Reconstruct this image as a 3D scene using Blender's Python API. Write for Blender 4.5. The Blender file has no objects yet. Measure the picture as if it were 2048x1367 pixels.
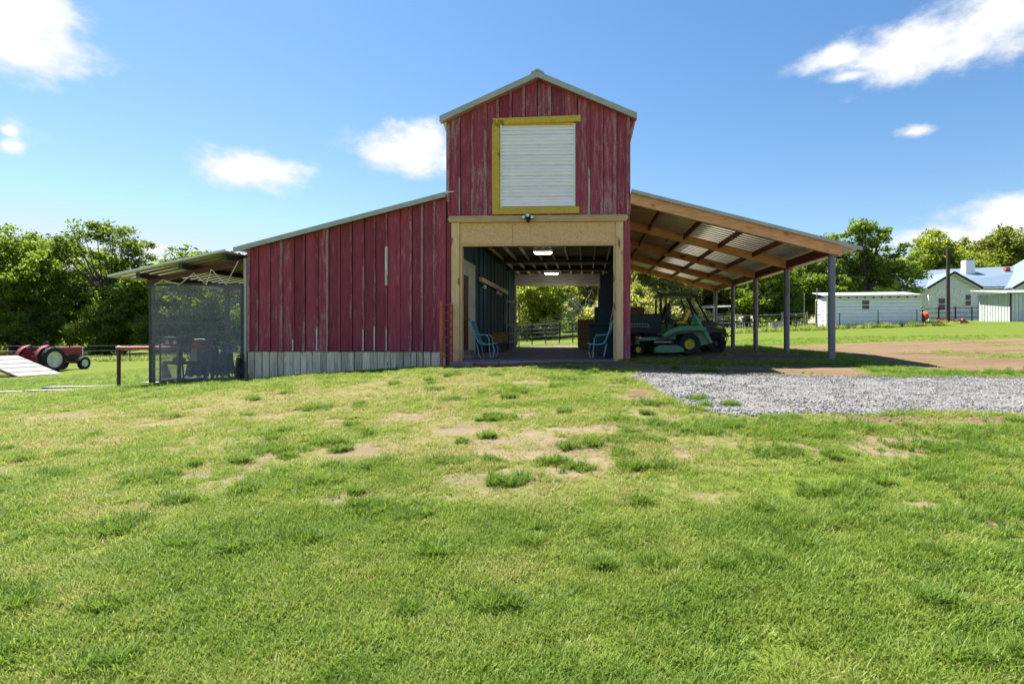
import bpy, bmesh, math, random
import numpy as np
from mathutils import Vector, Matrix
R = math.radians
random.seed(7); rng = np.random.default_rng(7)
S = bpy.context.scene
COL = S.collection

# ------------------------------------------------------------------ camera
cam_d = bpy.data.cameras.new('camera'); cam = bpy.data.objects.new('camera', cam_d); COL.objects.link(cam)
S.camera = cam
cam_d.sensor_width = 36.0; cam_d.lens = 36.0*1080/2048
cam_d.shift_x = -(1127-1024)/2048; cam_d.shift_y = -(683.5-664)/2048
cam.location = (0, -13.85, 0.68); cam.rotation_euler = (R(90), 0, R(2.4))
cam_d.clip_start = 0.05; cam_d.clip_end = 3000

# ------------------------------------------------------------------ sky, sun, exposure
SUN_EL = 60; SUN_AZ = -50            # azimuth from +Y towards +X
sv = Vector((math.sin(R(SUN_AZ))*math.cos(R(SUN_EL)), math.cos(R(SUN_AZ))*math.cos(R(SUN_EL)), math.sin(R(SUN_EL))))
W = bpy.data.worlds.new('World'); S.world = W; W.use_nodes = True
wn, wl = W.node_tree.nodes, W.node_tree.links
wn.clear()
w_out = wn.new('ShaderNodeOutputWorld'); w_bg = wn.new('ShaderNodeBackground'); w_bg.inputs[1].default_value = 0.070
sky = wn.new('ShaderNodeTexSky'); sky.sky_type = 'NISHITA'; sky.sun_disc = False
sky.sun_elevation = R(SUN_EL); sky.sun_rotation = R(SUN_AZ); sky.air_density = 1.25; sky.dust_density = 0.35; sky.ozone_density = 2.2; sky.altitude = 200
wtc = wn.new('ShaderNodeTexCoord')
def vdir(u, v):                      # view direction (world) for a cloud bearing
    k = Vector(((u-1127)/1080, 1.0, (664-v)/1080)); t = R(2.4)
    return Vector((k.x*math.cos(t)-k.y*math.sin(t), k.x*math.sin(t)+k.y*math.cos(t), k.z)).normalized()
def wmath(op, a, b=None, c=None):
    n = wn.new('ShaderNodeMath'); n.operation = op
    for i, x in enumerate((a, b, c)):
        if x is None: continue
        if isinstance(x, (int, float)): n.inputs[i].default_value = x
        else: wl.new(x, n.inputs[i])
    return n.outputs[0]
def wdot(vec, scale):
    n = wn.new('ShaderNodeVectorMath'); n.operation = 'DOT_PRODUCT'
    wl.new(wtc.outputs['Generated'], n.inputs[0]); n.inputs[1].default_value = tuple(vec*scale)
    return n.outputs['Value']
# clouds: bearing of the centre, half width, half height (angles as fractions of 1080)
CL = [(0,45,105,62),(35,15,75,60),(-60,30,120,85),(15,100,55,30),(22,290,17,14),(16,262,12,10),(525,342,92,36),(500,338,70,38),
      (800,312,108,40),(838,290,70,44),(900,318,90,36),(1790,112,105,42),(1850,88,110,48),(1960,52,150,52),(2060,20,120,60),(1680,112,90,22),(1705,152,50,13),
      (1835,261,30,12),(2030,432,95,46),(1880,478,100,24),(2000,500,150,60),(300,497,35,13)]
rc = random.Random(3)
clouds = []
for u, v, a, b in CL:
    clouds.append((vdir(u, v), a/1080.0, b/1080.0))
for i in range(16):                  # the same broken cloud goes on all round
    az = R(60 + 240*i/15 + rc.uniform(-8, 8)); el = R(rc.uniform(8, 40))
    d = Vector((math.sin(az)*math.cos(el), math.cos(az)*math.cos(el), math.sin(el)))
    clouds.append((d, rc.uniform(.06, .16), rc.uniform(.025, .05)))
acc = None
for d, a, b in clouds:
    r = Vector((d.y, -d.x, 0)).normalized(); up = r.cross(d)*1.0
    if up.z < 0: up = -up
    k = math.sqrt(1-0)               # small-angle ellipse
    A = wdot(r, 1/a*1.0); B = wdot(up, 1/b)
    q = wmath('MULTIPLY', A, A); q = wmath('MULTIPLY_ADD', B, B, q); q = wmath('SQRT', q)
    acc = q if acc is None else wmath('SMOOTH_MIN', acc, q, 0.25)
wnoise = wn.new('ShaderNodeTexNoise'); wnoise.inputs['Scale'].default_value = 13; wnoise.inputs['Detail'].default_value = 9; wnoise.inputs['Roughness'].default_value = .60
wmapn = wn.new('ShaderNodeMapping'); wmapn.inputs['Scale'].default_value = (1, 1, 1.7)
wl.new(wtc.outputs['Generated'], wmapn.inputs[0]); wl.new(wmapn.outputs[0], wnoise.inputs[0])
nz = wmath('MULTIPLY_ADD', wnoise.outputs[0], 2.3, -1.0)
edge = wmath('ADD', acc, nz)
mr = wn.new('ShaderNodeMapRange'); mr.interpolation_type = 'SMOOTHSTEP'
mr.inputs[1].default_value = 1.30; mr.inputs[2].default_value = 0.42; mr.inputs[3].default_value = 0; mr.inputs[4].default_value = .97
wl.new(edge, mr.inputs[0])
wmix = wn.new('ShaderNodeMix'); wmix.data_type = 'RGBA'
wl.new(mr.outputs[0], wmix.inputs[0]); 
wsep = wn.new('ShaderNodeSeparateColor'); wl.new(sky.outputs[0], wsep.inputs[0]); wcom = wn.new('ShaderNodeCombineColor')
for i, (ex, k, mx) in enumerate(((1.35, .345, 4.2), (1.14, .50, 3.95), (1.0, .70, 4.8))):     # deeper blue overhead, pale at the horizon
    wl.new(wmath('MINIMUM', wmath('MULTIPLY', wmath('POWER', wsep.outputs[i], ex), k), mx), wcom.inputs[i])
wl.new(wcom.outputs[0], wmix.inputs[6])
wn2 = wn.new('ShaderNodeTexNoise'); wn2.inputs['Scale'].default_value = 19; wn2.inputs['Detail'].default_value = 5; wl.new(wmapn.outputs[0], wn2.inputs[0])
cden = wn.new('ShaderNodeMapRange'); cden.inputs[1].default_value = 1.1; cden.inputs[2].default_value = .2; cden.inputs[3].default_value = 0; cden.inputs[4].default_value = 1
wl.new(wmath('ADD', edge, wmath('MULTIPLY_ADD', wn2.outputs[0], 1.2, -.6)), cden.inputs[0])
wcl = wn.new('ShaderNodeMix'); wcl.data_type = 'RGBA'; wl.new(cden.outputs[0], wcl.inputs[0]); wcl.inputs[6].default_value = (3.8, 3.95, 4.2, 1); wcl.inputs[7].default_value = (4.75, 4.75, 4.8, 1)
wl.new(wcl.outputs[2], wmix.inputs[7])
wl.new(wmix.outputs[2], w_bg.inputs[0]); wl.new(w_bg.outputs[0], w_out.inputs[0])

sun_d = bpy.data.lights.new('sun', 'SUN'); sun_d.energy = 4.4; sun_d.angle = R(0.53); sun_d.color = (1.0, .955, .88)
sun = bpy.data.objects.new('sun', sun_d); COL.objects.link(sun)
sun.rotation_euler = sv.to_track_quat('Z', 'Y').to_euler(); sun.location = (0, 30, 60)

S.view_settings.view_transform = 'Standard'; S.view_settings.look = 'None'
S.view_settings.gamma = 1; S.view_settings.use_curve_mapping = False
S.view_settings.exposure = 1.74
S.render.engine = 'CYCLES'
S.cycles.transparent_max_bounces = 6; S.cycles.max_bounces = 5; S.cycles.diffuse_bounces = 3; S.cycles.glossy_bounces = 2; S.cycles.transmission_bounces = 3

# ------------------------------------------------------------------ materials
def new_mat(name, rough=.7, metal=0, spec=.3):
    m = bpy.data.materials.new(name); m.use_nodes = True
    b = m.node_tree.nodes['Principled BSDF']
    b.inputs['Roughness'].default_value = rough; b.inputs['Metallic'].default_value = metal
    b.inputs['Specular IOR Level'].default_value = spec
    return m, m.node_tree.nodes, m.node_tree.links, b
def N(ns, t, **kw):
    n = ns.new(t)
    for k, v in kw.items(): setattr(n, k, v)
    return n
def coords(ns, ls, scale=(1,1,1), kind='Object'):
    t = ns.new('ShaderNodeTexCoord'); mp = ns.new('ShaderNodeMapping'); mp.inputs['Scale'].default_value = scale
    ls.new(t.outputs[kind], mp.inputs[0]); return mp.outputs[0]
def noise(ns, ls, vec, scale, detail=4, rough=.55):
    n = ns.new('ShaderNodeTexNoise'); n.inputs['Scale'].default_value = scale; n.inputs['Detail'].default_value = detail; n.inputs['Roughness'].default_value = rough
    if vec is not None: ls.new(vec, n.inputs[0])
    return n.outputs[0]
def ramp(ns, ls, fac, stops):
    r = ns.new('ShaderNodeValToRGB'); e = r.color_ramp.elements
    while len(e) < len(stops): e.new(.5)
    for i, (p, c) in enumerate(stops):
        e[i].position = p; e[i].color = (c[0], c[1], c[2], 1) if len(c) == 3 else c
    ls.new(fac, r.inputs[0]); return r.outputs[0]
def mix(ns, ls, fac, a, b, mode='MIX'):
    n = ns.new('ShaderNodeMix'); n.data_type = 'RGBA'; n.blend_type = mode
    for s, x in ((0, fac), (6, a), (7, b)):
        if isinstance(x, (int, float)): n.inputs[s].default_value = x
        elif isinstance(x, tuple): n.inputs[s].default_value = (x[0], x[1], x[2], 1)
        else: ls.new(x, n.inputs[s])
    return n.outputs[2]
def mth(ns, ls, op, a, b=None, c=None):
    n = ns.new('ShaderNodeMath'); n.operation = op
    for i, x in enumerate((a, b, c)):
        if x is None: continue
        if isinstance(x, (int, float)): n.inputs[i].default_value = x
        else: ls.new(x, n.inputs[i])
    return n.outputs[0]
def bump(ns, ls, b, h, strength=.3, dist=.02):
    n = ns.new('ShaderNodeBump'); n.inputs['Strength'].default_value = strength; n.inputs['Distance'].default_value = dist
    ls.new(h, n.inputs['Height']); ls.new(n.outputs[0], b.inputs['Normal'])
def simple(name, col, rough=.6, metal=0, spec=.3, var=.18, scale=6, bmp=0, stretch=(1,1,1), rand=0.0, col2=None, lo=.35, hi=.7):
    """base colour broken up by noise, optional second colour for dirt/rust, per-object tone"""
    m, ns, ls, b = new_mat(name, rough, metal, spec)
    v = coords(ns, ls, stretch); n = noise(ns, ls, v, scale, 5)
    dark = tuple(c*(1-var) for c in col); lite = tuple(min(1, c*(1+var)) for c in col)
    out = ramp(ns, ls, n, [(.3, dark), (.7, lite)])
    if col2:
        n2 = noise(ns, ls, v, scale*.6+1.3, 6, .65)
        f = ramp(ns, ls, n2, [(lo, (0,0,0)), (hi, (1,1,1))]); out = mix(ns, ls, f, out, col2)
    if rand:
        oi = ns.new('ShaderNodeObjectInfo'); f = mth(ns, ls, 'MULTIPLY_ADD', oi.outputs['Random'], 2*rand, 1-rand)
        cc = ns.new('ShaderNodeCombineColor')
        for i in range(3): ls.new(f, cc.inputs[i])
        out = mix(ns, ls, 1.0, out, cc.outputs[0], 'MULTIPLY')
    ls.new(out, b.inputs['Base Color'])
    if bmp: bump(ns, ls, b, n, bmp)
    return m

def red_paint(name, wear, base=(.305,.054,.084)):
    m, ns, ls, b = new_mat(name, .75, 0, .2)
    v = coords(ns, ls, (9, 9, 1.1)); n1 = noise(ns, ls, v, 2.2, 7, .62)
    v2 = coords(ns, ls, (42, 42, 13)); n2 = noise(ns, ls, v2, 2.0, 6, .7)
    v3 = coords(ns, ls, (1, 1, .5)); n3 = noise(ns, ls, v3, 1.3, 3)
    oi = ns.new('ShaderNodeObjectInfo')
    rr = mth(ns, ls, 'POWER', oi.outputs['Random'], 2.5)
    w = mth(ns, ls, 'MULTIPLY_ADD', rr, .13, wear)
    s = mth(ns, ls, 'MULTIPLY_ADD', n1, .55, mth(ns, ls, 'MULTIPLY', n2, .45))
    s = mth(ns, ls, 'ADD', s, mth(ns, ls, 'MULTIPLY_ADD', n3, .34, -.17))
    s = mth(ns, ls, 'ADD', s, w)
    f = ramp(ns, ls, s, [(.62, (0,0,0)), (.74, (.75,.75,.75))])
    tone = ramp(ns, ls, n1, [(.3, tuple(c*.72 for c in base)), (.7, tuple(c*1.22 for c in base))])
    t2 = mth(ns, ls, 'MULTIPLY_ADD', oi.outputs['Random'], .5, .78)
    cc = ns.new('ShaderNodeCombineColor'); [ls.new(t2, cc.inputs[i]) for i in range(3)]
    tone = mix(ns, ls, 1.0, tone, cc.outputs[0], 'MULTIPLY')
    woodc = ramp(ns, ls, n2, [(.3, (.26,.13,.14)), (.7, (.56,.42,.43))])
    ls.new(mix(ns, ls, f, tone, woodc), b.inputs['Base Color'])
    bump(ns, ls, b, n2, .35, .01)
    return m
def wood(name, a, bcol, sx=(1,1,1), rough=.75, scale=3, rand=.15, knots=True):
    m, ns, ls, b = new_mat(name, rough, 0, .2)
    v = coords(ns, ls, sx); n1 = noise(ns, ls, v, scale, 7, .65)
    out = ramp(ns, ls, n1, [(.3, a), (.7, bcol)])
    if knots:
        vk = coords(ns, ls, tuple(max(.6, q*.25) for q in sx)); k = noise(ns, ls, vk, 4.5, 2, .4)
        f = ramp(ns, ls, k, [(.66, (0,0,0)), (.74, (1,1,1))]); out = mix(ns, ls, f, out, tuple(c*.35 for c in a))
    oi = ns.new('ShaderNodeObjectInfo'); f = mth(ns, ls, 'MULTIPLY_ADD', oi.outputs['Random'], 2*rand, 1-rand)
    cc = ns.new('ShaderNodeCombineColor'); [ls.new(f, cc.inputs[i]) for i in range(3)]
    out = mix(ns, ls, 1.0, out, cc.outputs[0], 'MULTIPLY')
    ls.new(out, b.inputs['Base Color']); bump(ns, ls, b, n1, .3, .008)
    return m
def leaf_mat(name, dark, lite, trans=.55, rand=.2):
    m, ns, ls, b = new_mat(name, .5, 0, .35)
    g = ns.new('ShaderNodeNewGeometry')
    out = ramp(ns, ls, g.outputs['Random Per Island'], [(0, dark), (.75, lite), (1, tuple(min(1, c*1.35) for c in lite))])
    oi = ns.new('ShaderNodeObjectInfo'); f = mth(ns, ls, 'MULTIPLY_ADD', oi.outputs['Random'], 2*rand, 1-rand)
    cc = ns.new('ShaderNodeCombineColor'); [ls.new(f, cc.inputs[i]) for i in range(3)]
    out = mix(ns, ls, 1.0, out, cc.outputs[0], 'MULTIPLY')
    ls.new(out, b.inputs['Base Color'])
    tr = ns.new('ShaderNodeBsdfTranslucent'); ls.new(mix(ns, ls, 1.0, out, (1.25,1.25,.55), 'MULTIPLY'), tr.inputs[0])
    ms = ns.new('ShaderNodeMixShader'); ms.inputs[0].default_value = trans
    ls.new(b.outputs[0], ms.inputs[1]); ls.new(tr.outputs[0], ms.inputs[2])
    ls.new(ms.outputs[0], ns['Material Output'].inputs[0])
    return m
M = {}
M['red'] = red_paint('barn_red_paint', .008)
M['red_worn'] = red_paint('barn_red_paint_worn', .046)
M['red_batten'] = red_paint('barn_red_batten', .112)
M['bare'] = wood('bare_grey_batten', (.42,.35,.33), (.80,.72,.70), (14,14,.8))
M['skirt'] = wood('grey_plank', (.34,.26,.18), (.92,.78,.60), (12,12,.7), rand=.3)
M['yellow'] = wood('yellow_paint', (.54,.31,.04), (.74,.46,.075), (3,3,3), .6, rand=.06, scale=5)
M['slat'] = simple('white_slat', (.95,.84,.93), .35, 0, .5, .05, 3, 0, (1,1,4), .03)
M['frame_wood'] = wood('frame_timber', (.58,.35,.18), (.82,.53,.30), (7,7,.9), rand=.1)
M['header_wood'] = wood('header_timber', (.45,.275,.145), (.64,.41,.235), (.9,7,7), rand=.1)
M['galv'] = simple('galvanised_trim', (.42,.395,.36), .5, .15, .5, .12, 4)
M['sheet'] = simple('roof_sheet', (.86,.80,.68), .5, .05, .35, .1, 2.5, 0, (1,1,1), 0, (.60,.53,.42), .6, .9)
M['awn_sheet'] = simple('awning_sheet', (.47,.43,.37), .6, 0, .3, .08, 2)
M['sheet_white'] = simple('white_roof_sheet', (.50,.51,.51), .4, .1, .4, .06, 2.5)
M['timber'] = wood('carport_timber', (.48,.205,.105), (.76,.40,.22), (1.0,8,8), rand=.14)
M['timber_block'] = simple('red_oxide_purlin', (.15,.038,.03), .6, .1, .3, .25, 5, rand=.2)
M['pipe'] = simple('grey_painted_pipe', (.165,.160,.200), .45, .15, .4, .12, 3, 0, (3,3,.8), .08, (.17,.060,.045), .56, .64)
M['awn_red'] = simple('dark_red_steel', (.105,.026,.03), .5, .1, .4, .3, 4)
M['awn_dark'] = simple('dark_grey_steel', (.05,.05,.06), .5, .3, .4, .2, 4)
M['white_rod'] = simple('white_rod', (.75,.72,.65), .5, 0, .3, .1, 6)
M['redpipe'] = simple('orange_red_pipe', (.42,.095,.055), .5, .05, .4, .22, 5, 0, (1,1,1), 0, (.12,.04,.03), .6, .75)
M['navy'] = wood('dark_wall_board', (.028,.062,.082), (.062,.115,.145), (8,8,.6), rand=.25, knots=False)
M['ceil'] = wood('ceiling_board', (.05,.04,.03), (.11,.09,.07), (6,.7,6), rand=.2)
M['joist'] = wood('joist_timber', (.55,.42,.26), (.80,.66,.46), (6,.7,6), rand=.25)
M['pale_wall'] = simple('pale_panel', (.72,.71,.62), .7, 0, .2, .1, 3, rand=.06)
M['brown_door'] = wood('brown_door', (.16,.065,.03), (.27,.12,.06), (8,8,.8), rand=.08)
M['floor'] = simple('barn_floor', (.17,.13,.135), .85, 0, .2, .3, 3, .3)
M['mat'] = simple('rubber_mat', (.085,.075,.085), .8, 0, .25, .25, 14, .3, rand=.12)
M['block'] = simple('threshold_block', (.30,.20,.185), .85, 0, .2, .22, 9, .4, rand=.15)
M['hay'] = simple('hay', (.34,.22,.10), .95, 0, .1, .4, 40, .8, (1,1,3), .2)
M['chair_sling'] = simple('blue_sling', (.035,.20,.28), .6, 0, .3, .1, 60)
M['chair_frame'] = simple('pale_blue_frame', (.22,.38,.44), .4, .2, .4, .1, 5)
M['teal_plastic'] = simple('dark_teal_plastic', (.012,.05,.062), .5, 0, .4, .15, 4)
M['navy_plastic'] = simple('navy_cabinet', (.010,.035,.075), .5, 0, .4, .15, 4)
M['lamp'] = None
M['black'] = simple('black_plastic', (.014,.016,.019), .45, 0, .45, .2, 6)
M['bedgrey'] = simple('charcoal_bed', (.045,.058,.062), .6, 0, .35, .2, 6)
M['decal'] = simple('grey_decal', (.22,.24,.25), .5, 0, .3, .1, 30)
M['tyre'] = simple('tyre_rubber', (.020,.022,.025), .8, 0, .3, .3, 14, .3)
M['green'] = simple('green_paint', (.032,.195,.066), .32, 0, .5, .12, 3)
M['green2'] = simple('green_deck', (.085,.235,.13), .45, 0, .45, .2, 5)
M['jdyellow'] = simple('yellow_enamel', (.62,.47,.03), .4, 0, .5, .08, 5)
M['glassy'] = None
M['tractor_red'] = simple('tractor_red', (.27,.028,.040), .5, 0, .4, .25, 5, 0, (1,1,1), 0, (.33,.15,.13), .55, .8)
M['rim'] = simple('wheel_rim', (.60,.61,.58), .5, .1, .4, .2, 6)
M['iron'] = simple('dark_iron', (.035,.033,.032), .6, .3, .4, .3, 7)
M['ramp'] = wood('pale_ramp_plank', (.25,.235,.22), (.33,.31,.29), (8,1,8), rand=.05, knots=False)
M['siding'] = simple('white_siding', (.80,.83,.88), .55, 0, .3, .06, 3, rand=.03)
M['greymetal'] = simple('grey_metal_siding', (.56,.59,.60), .45, .15, .4, .1, 3, rand=.05)
M['house_roof'] = simple('pale_metal_roof', (.17,.225,.29), .5, .1, .4, .05, 2)
M['gable'] = simple('grey_gable_board', (.68,.69,.74), .7, 0, .2, .06, 3)
M['whitepaint'] = simple('white_paint', (.80,.80,.78), .5, 0, .3, .05, 4)
M['stone'] = simple('pale_stone', (.72,.69,.68), .9, 0, .2, .3, 5, .4, (1,1,1), .12)
M['pole'] = wood('creosote_pole', (.035,.025,.022), (.085,.060,.050), (8,8,.5))
M['post_wood'] = wood('weathered_post', (.14,.12,.10), (.30,.27,.23), (9,9,.8), rand=.25)
M['wire'] = simple('fence_wire', (.30,.31,.32), .5, .5, .4, .2, 5)
M['corral'] = simple('dark_pipe_rail', (.055,.055,.065), .5, .3, .4, .3, 4, rand=.3)
M['corral_white'] = simple('pale_pipe_rail', (.55,.56,.60), .5, .2, .4, .2, 4, rand=.1)
M['orange'] = simple('orange_plastic', (.75,.10,.03), .5, 0, .4, .1, 5)
M['slab'] = simple('concrete_slab', (.36,.35,.34), .9, 0, .2, .2, 6, .3)
M['tan_shed'] = wood('tan_shed_board', (.26,.17,.09), (.42,.29,.17), (8,8,.8))
M['bark'] = wood('bark', (.035,.028,.022), (.105,.085,.068), (7,7,1.2), .9, knots=False)
M['deadwood'] = simple('dead_branch', (.36,.34,.33), .9, 0, .1, .3, 9)
M['leaf_dark'] = leaf_mat('leaf_dark', (.065,.110,.018), (.205,.275,.044))
M['leaf_mid'] = leaf_mat('leaf_mid', (.060,.108,.016), (.200,.270,.040))
M['leaf_yellow'] = leaf_mat('leaf_yellow', (.10,.14,.018), (.29,.33,.048))
M['leaf_olive'] = leaf_mat('leaf_olive', (.15,.165,.060), (.40,.41,.150))
def osb():
    m, ns, ls, b = new_mat('osb_panel', .8, 0, .2)
    v = coords(ns, ls, (14, 14, 24)); vo = N(ns, 'ShaderNodeTexVoronoi'); vo.inputs['Scale'].default_value = 1.6; ls.new(v, vo.inputs[0])
    bw = ns.new('ShaderNodeSeparateColor'); ls.new(vo.outputs['Color'], bw.inputs[0])
    c = ramp(ns, ls, bw.outputs[0], [(0, (.70,.385,.19)), (.5, (.80,.46,.235)), (1, (.86,.53,.285))])
    n = noise(ns, ls, coords(ns, ls, (1,1,1)), 30, 4, .7); c = mix(ns, ls, ramp(ns, ls, n, [(.5, (0,0,0)), (.62, (.7,.7,.7))]), c, (.56,.31,.15))
    ls.new(c, b.inputs['Base Color']); bump(ns, ls, b, bw.outputs[0], .3, .006); return m
M['osb'] = osb()
def emis(name, col, st):
    m, ns, ls, b = new_mat(name); b.inputs['Base Color'].default_value = (.8,.8,.8,1)
    b.inputs['Emission Color'].default_value = (*col, 1); b.inputs['Emission Strength'].default_value = st; return m
M['lamp'] = emis('lamp_diffuser', (1, .98, .94), 10.0)
def glass():
    m, ns, ls, b = new_mat('window_glass', .06, 0, .6); b.inputs['Base Color'].default_value = (.02,.025,.03,1); return m
M['glass'] = glass()
def screen_mat():
    m, ns, ls, b = new_mat('shade_mesh', .8, 0, .2)
    b.inputs['Base Color'].default_value = (.26,.25,.285,1)
    n = noise(ns, ls, coords(ns, ls, (.5,.5,7)), 1.2, 4, .6)
    t = ns.new('ShaderNodeBsdfTransparent')
    f = ns.new('ShaderNodeMapRange'); f.inputs[1].default_value = .3; f.inputs[2].default_value = .72; f.inputs[3].default_value = .34; f.inputs[4].default_value = .62
    ls.new(n, f.inputs[0]); ms = ns.new('ShaderNodeMixShader'); ls.new(f.outputs[0], ms.inputs[0])
    ls.new(t.outputs[0], ms.inputs[1]); ls.new(b.outputs[0], ms.inputs[2]); ls.new(ms.outputs[0], ns['Material Output'].inputs[0]); return m
M['screen'] = screen_mat()
def windshield():
    m, ns, ls, b = new_mat('windshield', .05, 0, .5); t = ns.new('ShaderNodeBsdfTransparent'); b.inputs['Base Color'].default_value = (.1,.13,.12,1)
    ms = ns.new('ShaderNodeMixShader'); ms.inputs[0].default_value = .12
    ls.new(t.outputs[0], ms.inputs[1]); ls.new(b.outputs[0], ms.inputs[2]); ls.new(ms.outputs[0], ns['Material Output'].inputs[0]); return m
M['shield'] = windshield()
def ground_mat():
    m, ns, ls, b = new_mat('ground', .95, 0, .1)
    at = lambda nme: (lambda a: (setattr(a, 'attribute_name', nme), a.outputs['Fac'])[1])(ns.new('ShaderNodeAttribute'))
    dirt, dry, soil = at('dirt'), at('dry'), at('soil')
    c = coords(ns, ls); n1 = noise(ns, ls, c, 9, 6, .7); n2 = noise(ns, ls, c, 1.1, 4); n3 = noise(ns, ls, c, 55, 4, .7)
    g = ramp(ns, ls, n1, [(.28, (.065,.085,.013)), (.52, (.105,.145,.018)), (.75, (.145,.175,.028))])
    d = ramp(ns, ls, n1, [(.3, (.140,.130,.040)), (.7, (.205,.182,.080))])
    f = mth(ns, ls, 'ADD', dry, mth(ns, ls, 'MULTIPLY_ADD', n2, .8, -.4)); f = ramp(ns, ls, f, [(.2, (0,0,0)), (.9, (1,1,1))])
    g = mix(ns, ls, f, g, d)
    t = ramp(ns, ls, n3, [(.3, (.155,.120,.068)), (.7, (.265,.215,.132))])
    o = ramp(ns, ls, n3, [(.3, (.135,.090,.050)), (.7, (.210,.148,.088))])
    t = mix(ns, ls, soil, t, o)
    nr = noise(ns, ls, coords(ns, ls, (.25,1.6,1)), .9, 5, .65); t = mix(ns, ls, 1.0, t, ramp(ns, ls, nr, [(.32, (.62,.58,.54)), (.60, (1.1,1.1,1.1))]), 'MULTIPLY')
    fd = mth(ns, ls, 'ADD', dirt, mth(ns, ls, 'MULTIPLY_ADD', n1, .9, -.45)); fd = ramp(ns, ls, fd, [(.38, (0,0,0)), (.60, (1,1,1))])
    ls.new(mix(ns, ls, fd, g, t), b.inputs['Base Color'])
    bump(ns, ls, b, mth(ns, ls, 'ADD', n1, n3), .55, .03); return m
M['ground'] = ground_mat()
def gravel_mat():
    m, ns, ls, b = new_mat('gravel', .9, 0, .2)
    c = coords(ns, ls); vo = N(ns, 'ShaderNodeTexVoronoi'); vo.inputs['Scale'].default_value = 34; ls.new(c, vo.inputs[0])
    sp = ns.new('ShaderNodeSeparateColor'); ls.new(vo.outputs['Color'], sp.inputs[0])
    k = ramp(ns, ls, sp.outputs[0], [(0, (.145,.140,.134)), (.5, (.195,.188,.181)), (1, (.255,.248,.24))])
    n = noise(ns, ls, c, 1.2, 5, .6); k = mix(ns, ls, ramp(ns, ls, n, [(.52, (0,0,0)), (.75, (.55,.55,.55))]), k, (.15,.12,.095))
    ls.new(k, b.inputs['Base Color']); bump(ns, ls, b, vo.outputs['Distance'], .8, .03); return m
M['gravel'] = gravel_mat()
def stone_mat():
    m, ns, ls, b = new_mat('gravel_stone', .85, 0, .25)
    oi = ns.new('ShaderNodeObjectInfo'); k = ramp(ns, ls, oi.outputs['Random'], [(0, (.145,.140,.134)), (.4, (.20,.193,.186)), (1, (.265,.258,.25))])
    ls.new(k, b.inputs['Base Color']); return m
M['pebble'] = stone_mat()
def grass_mat():
    m, ns, ls, b = new_mat('grass_blade', .55, 0, .3)
    a = ns.new('ShaderNodeAttribute'); a.attribute_type = 'INSTANCER'; a.attribute_name = 'tint'
    oi = ns.new('ShaderNodeObjectInfo'); g = ns.new('ShaderNodeNewGeometry')
    f = mth(ns, ls, 'ADD', a.outputs['Fac'], mth(ns, ls, 'MULTIPLY_ADD', oi.outputs['Random'], .24, -.12))
    f = mth(ns, ls, 'ADD', f, mth(ns, ls, 'MULTIPLY_ADD', g.outputs['Random Per Island'], .56, -.27))
    k = ramp(ns, ls, f, [(0, (.095,.175,.020)), (.30, (.180,.290,.034)), (.55, (.265,.350,.048)), (.75, (.35,.365,.085)), (1, (.46,.39,.19))])
    ls.new(k, b.inputs['Base Color']); tr = ns.new('ShaderNodeBsdfTranslucent'); ls.new(k, tr.inputs[0])
    ms = ns.new('ShaderNodeMixShader'); ms.inputs[0].default_value = .5
    ls.new(b.outputs[0], ms.inputs[1]); ls.new(tr.outputs[0], ms.inputs[2]); ls.new(ms.outputs[0], ns['Material Output'].inputs[0]); return m
M['grass'] = grass_mat()

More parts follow.
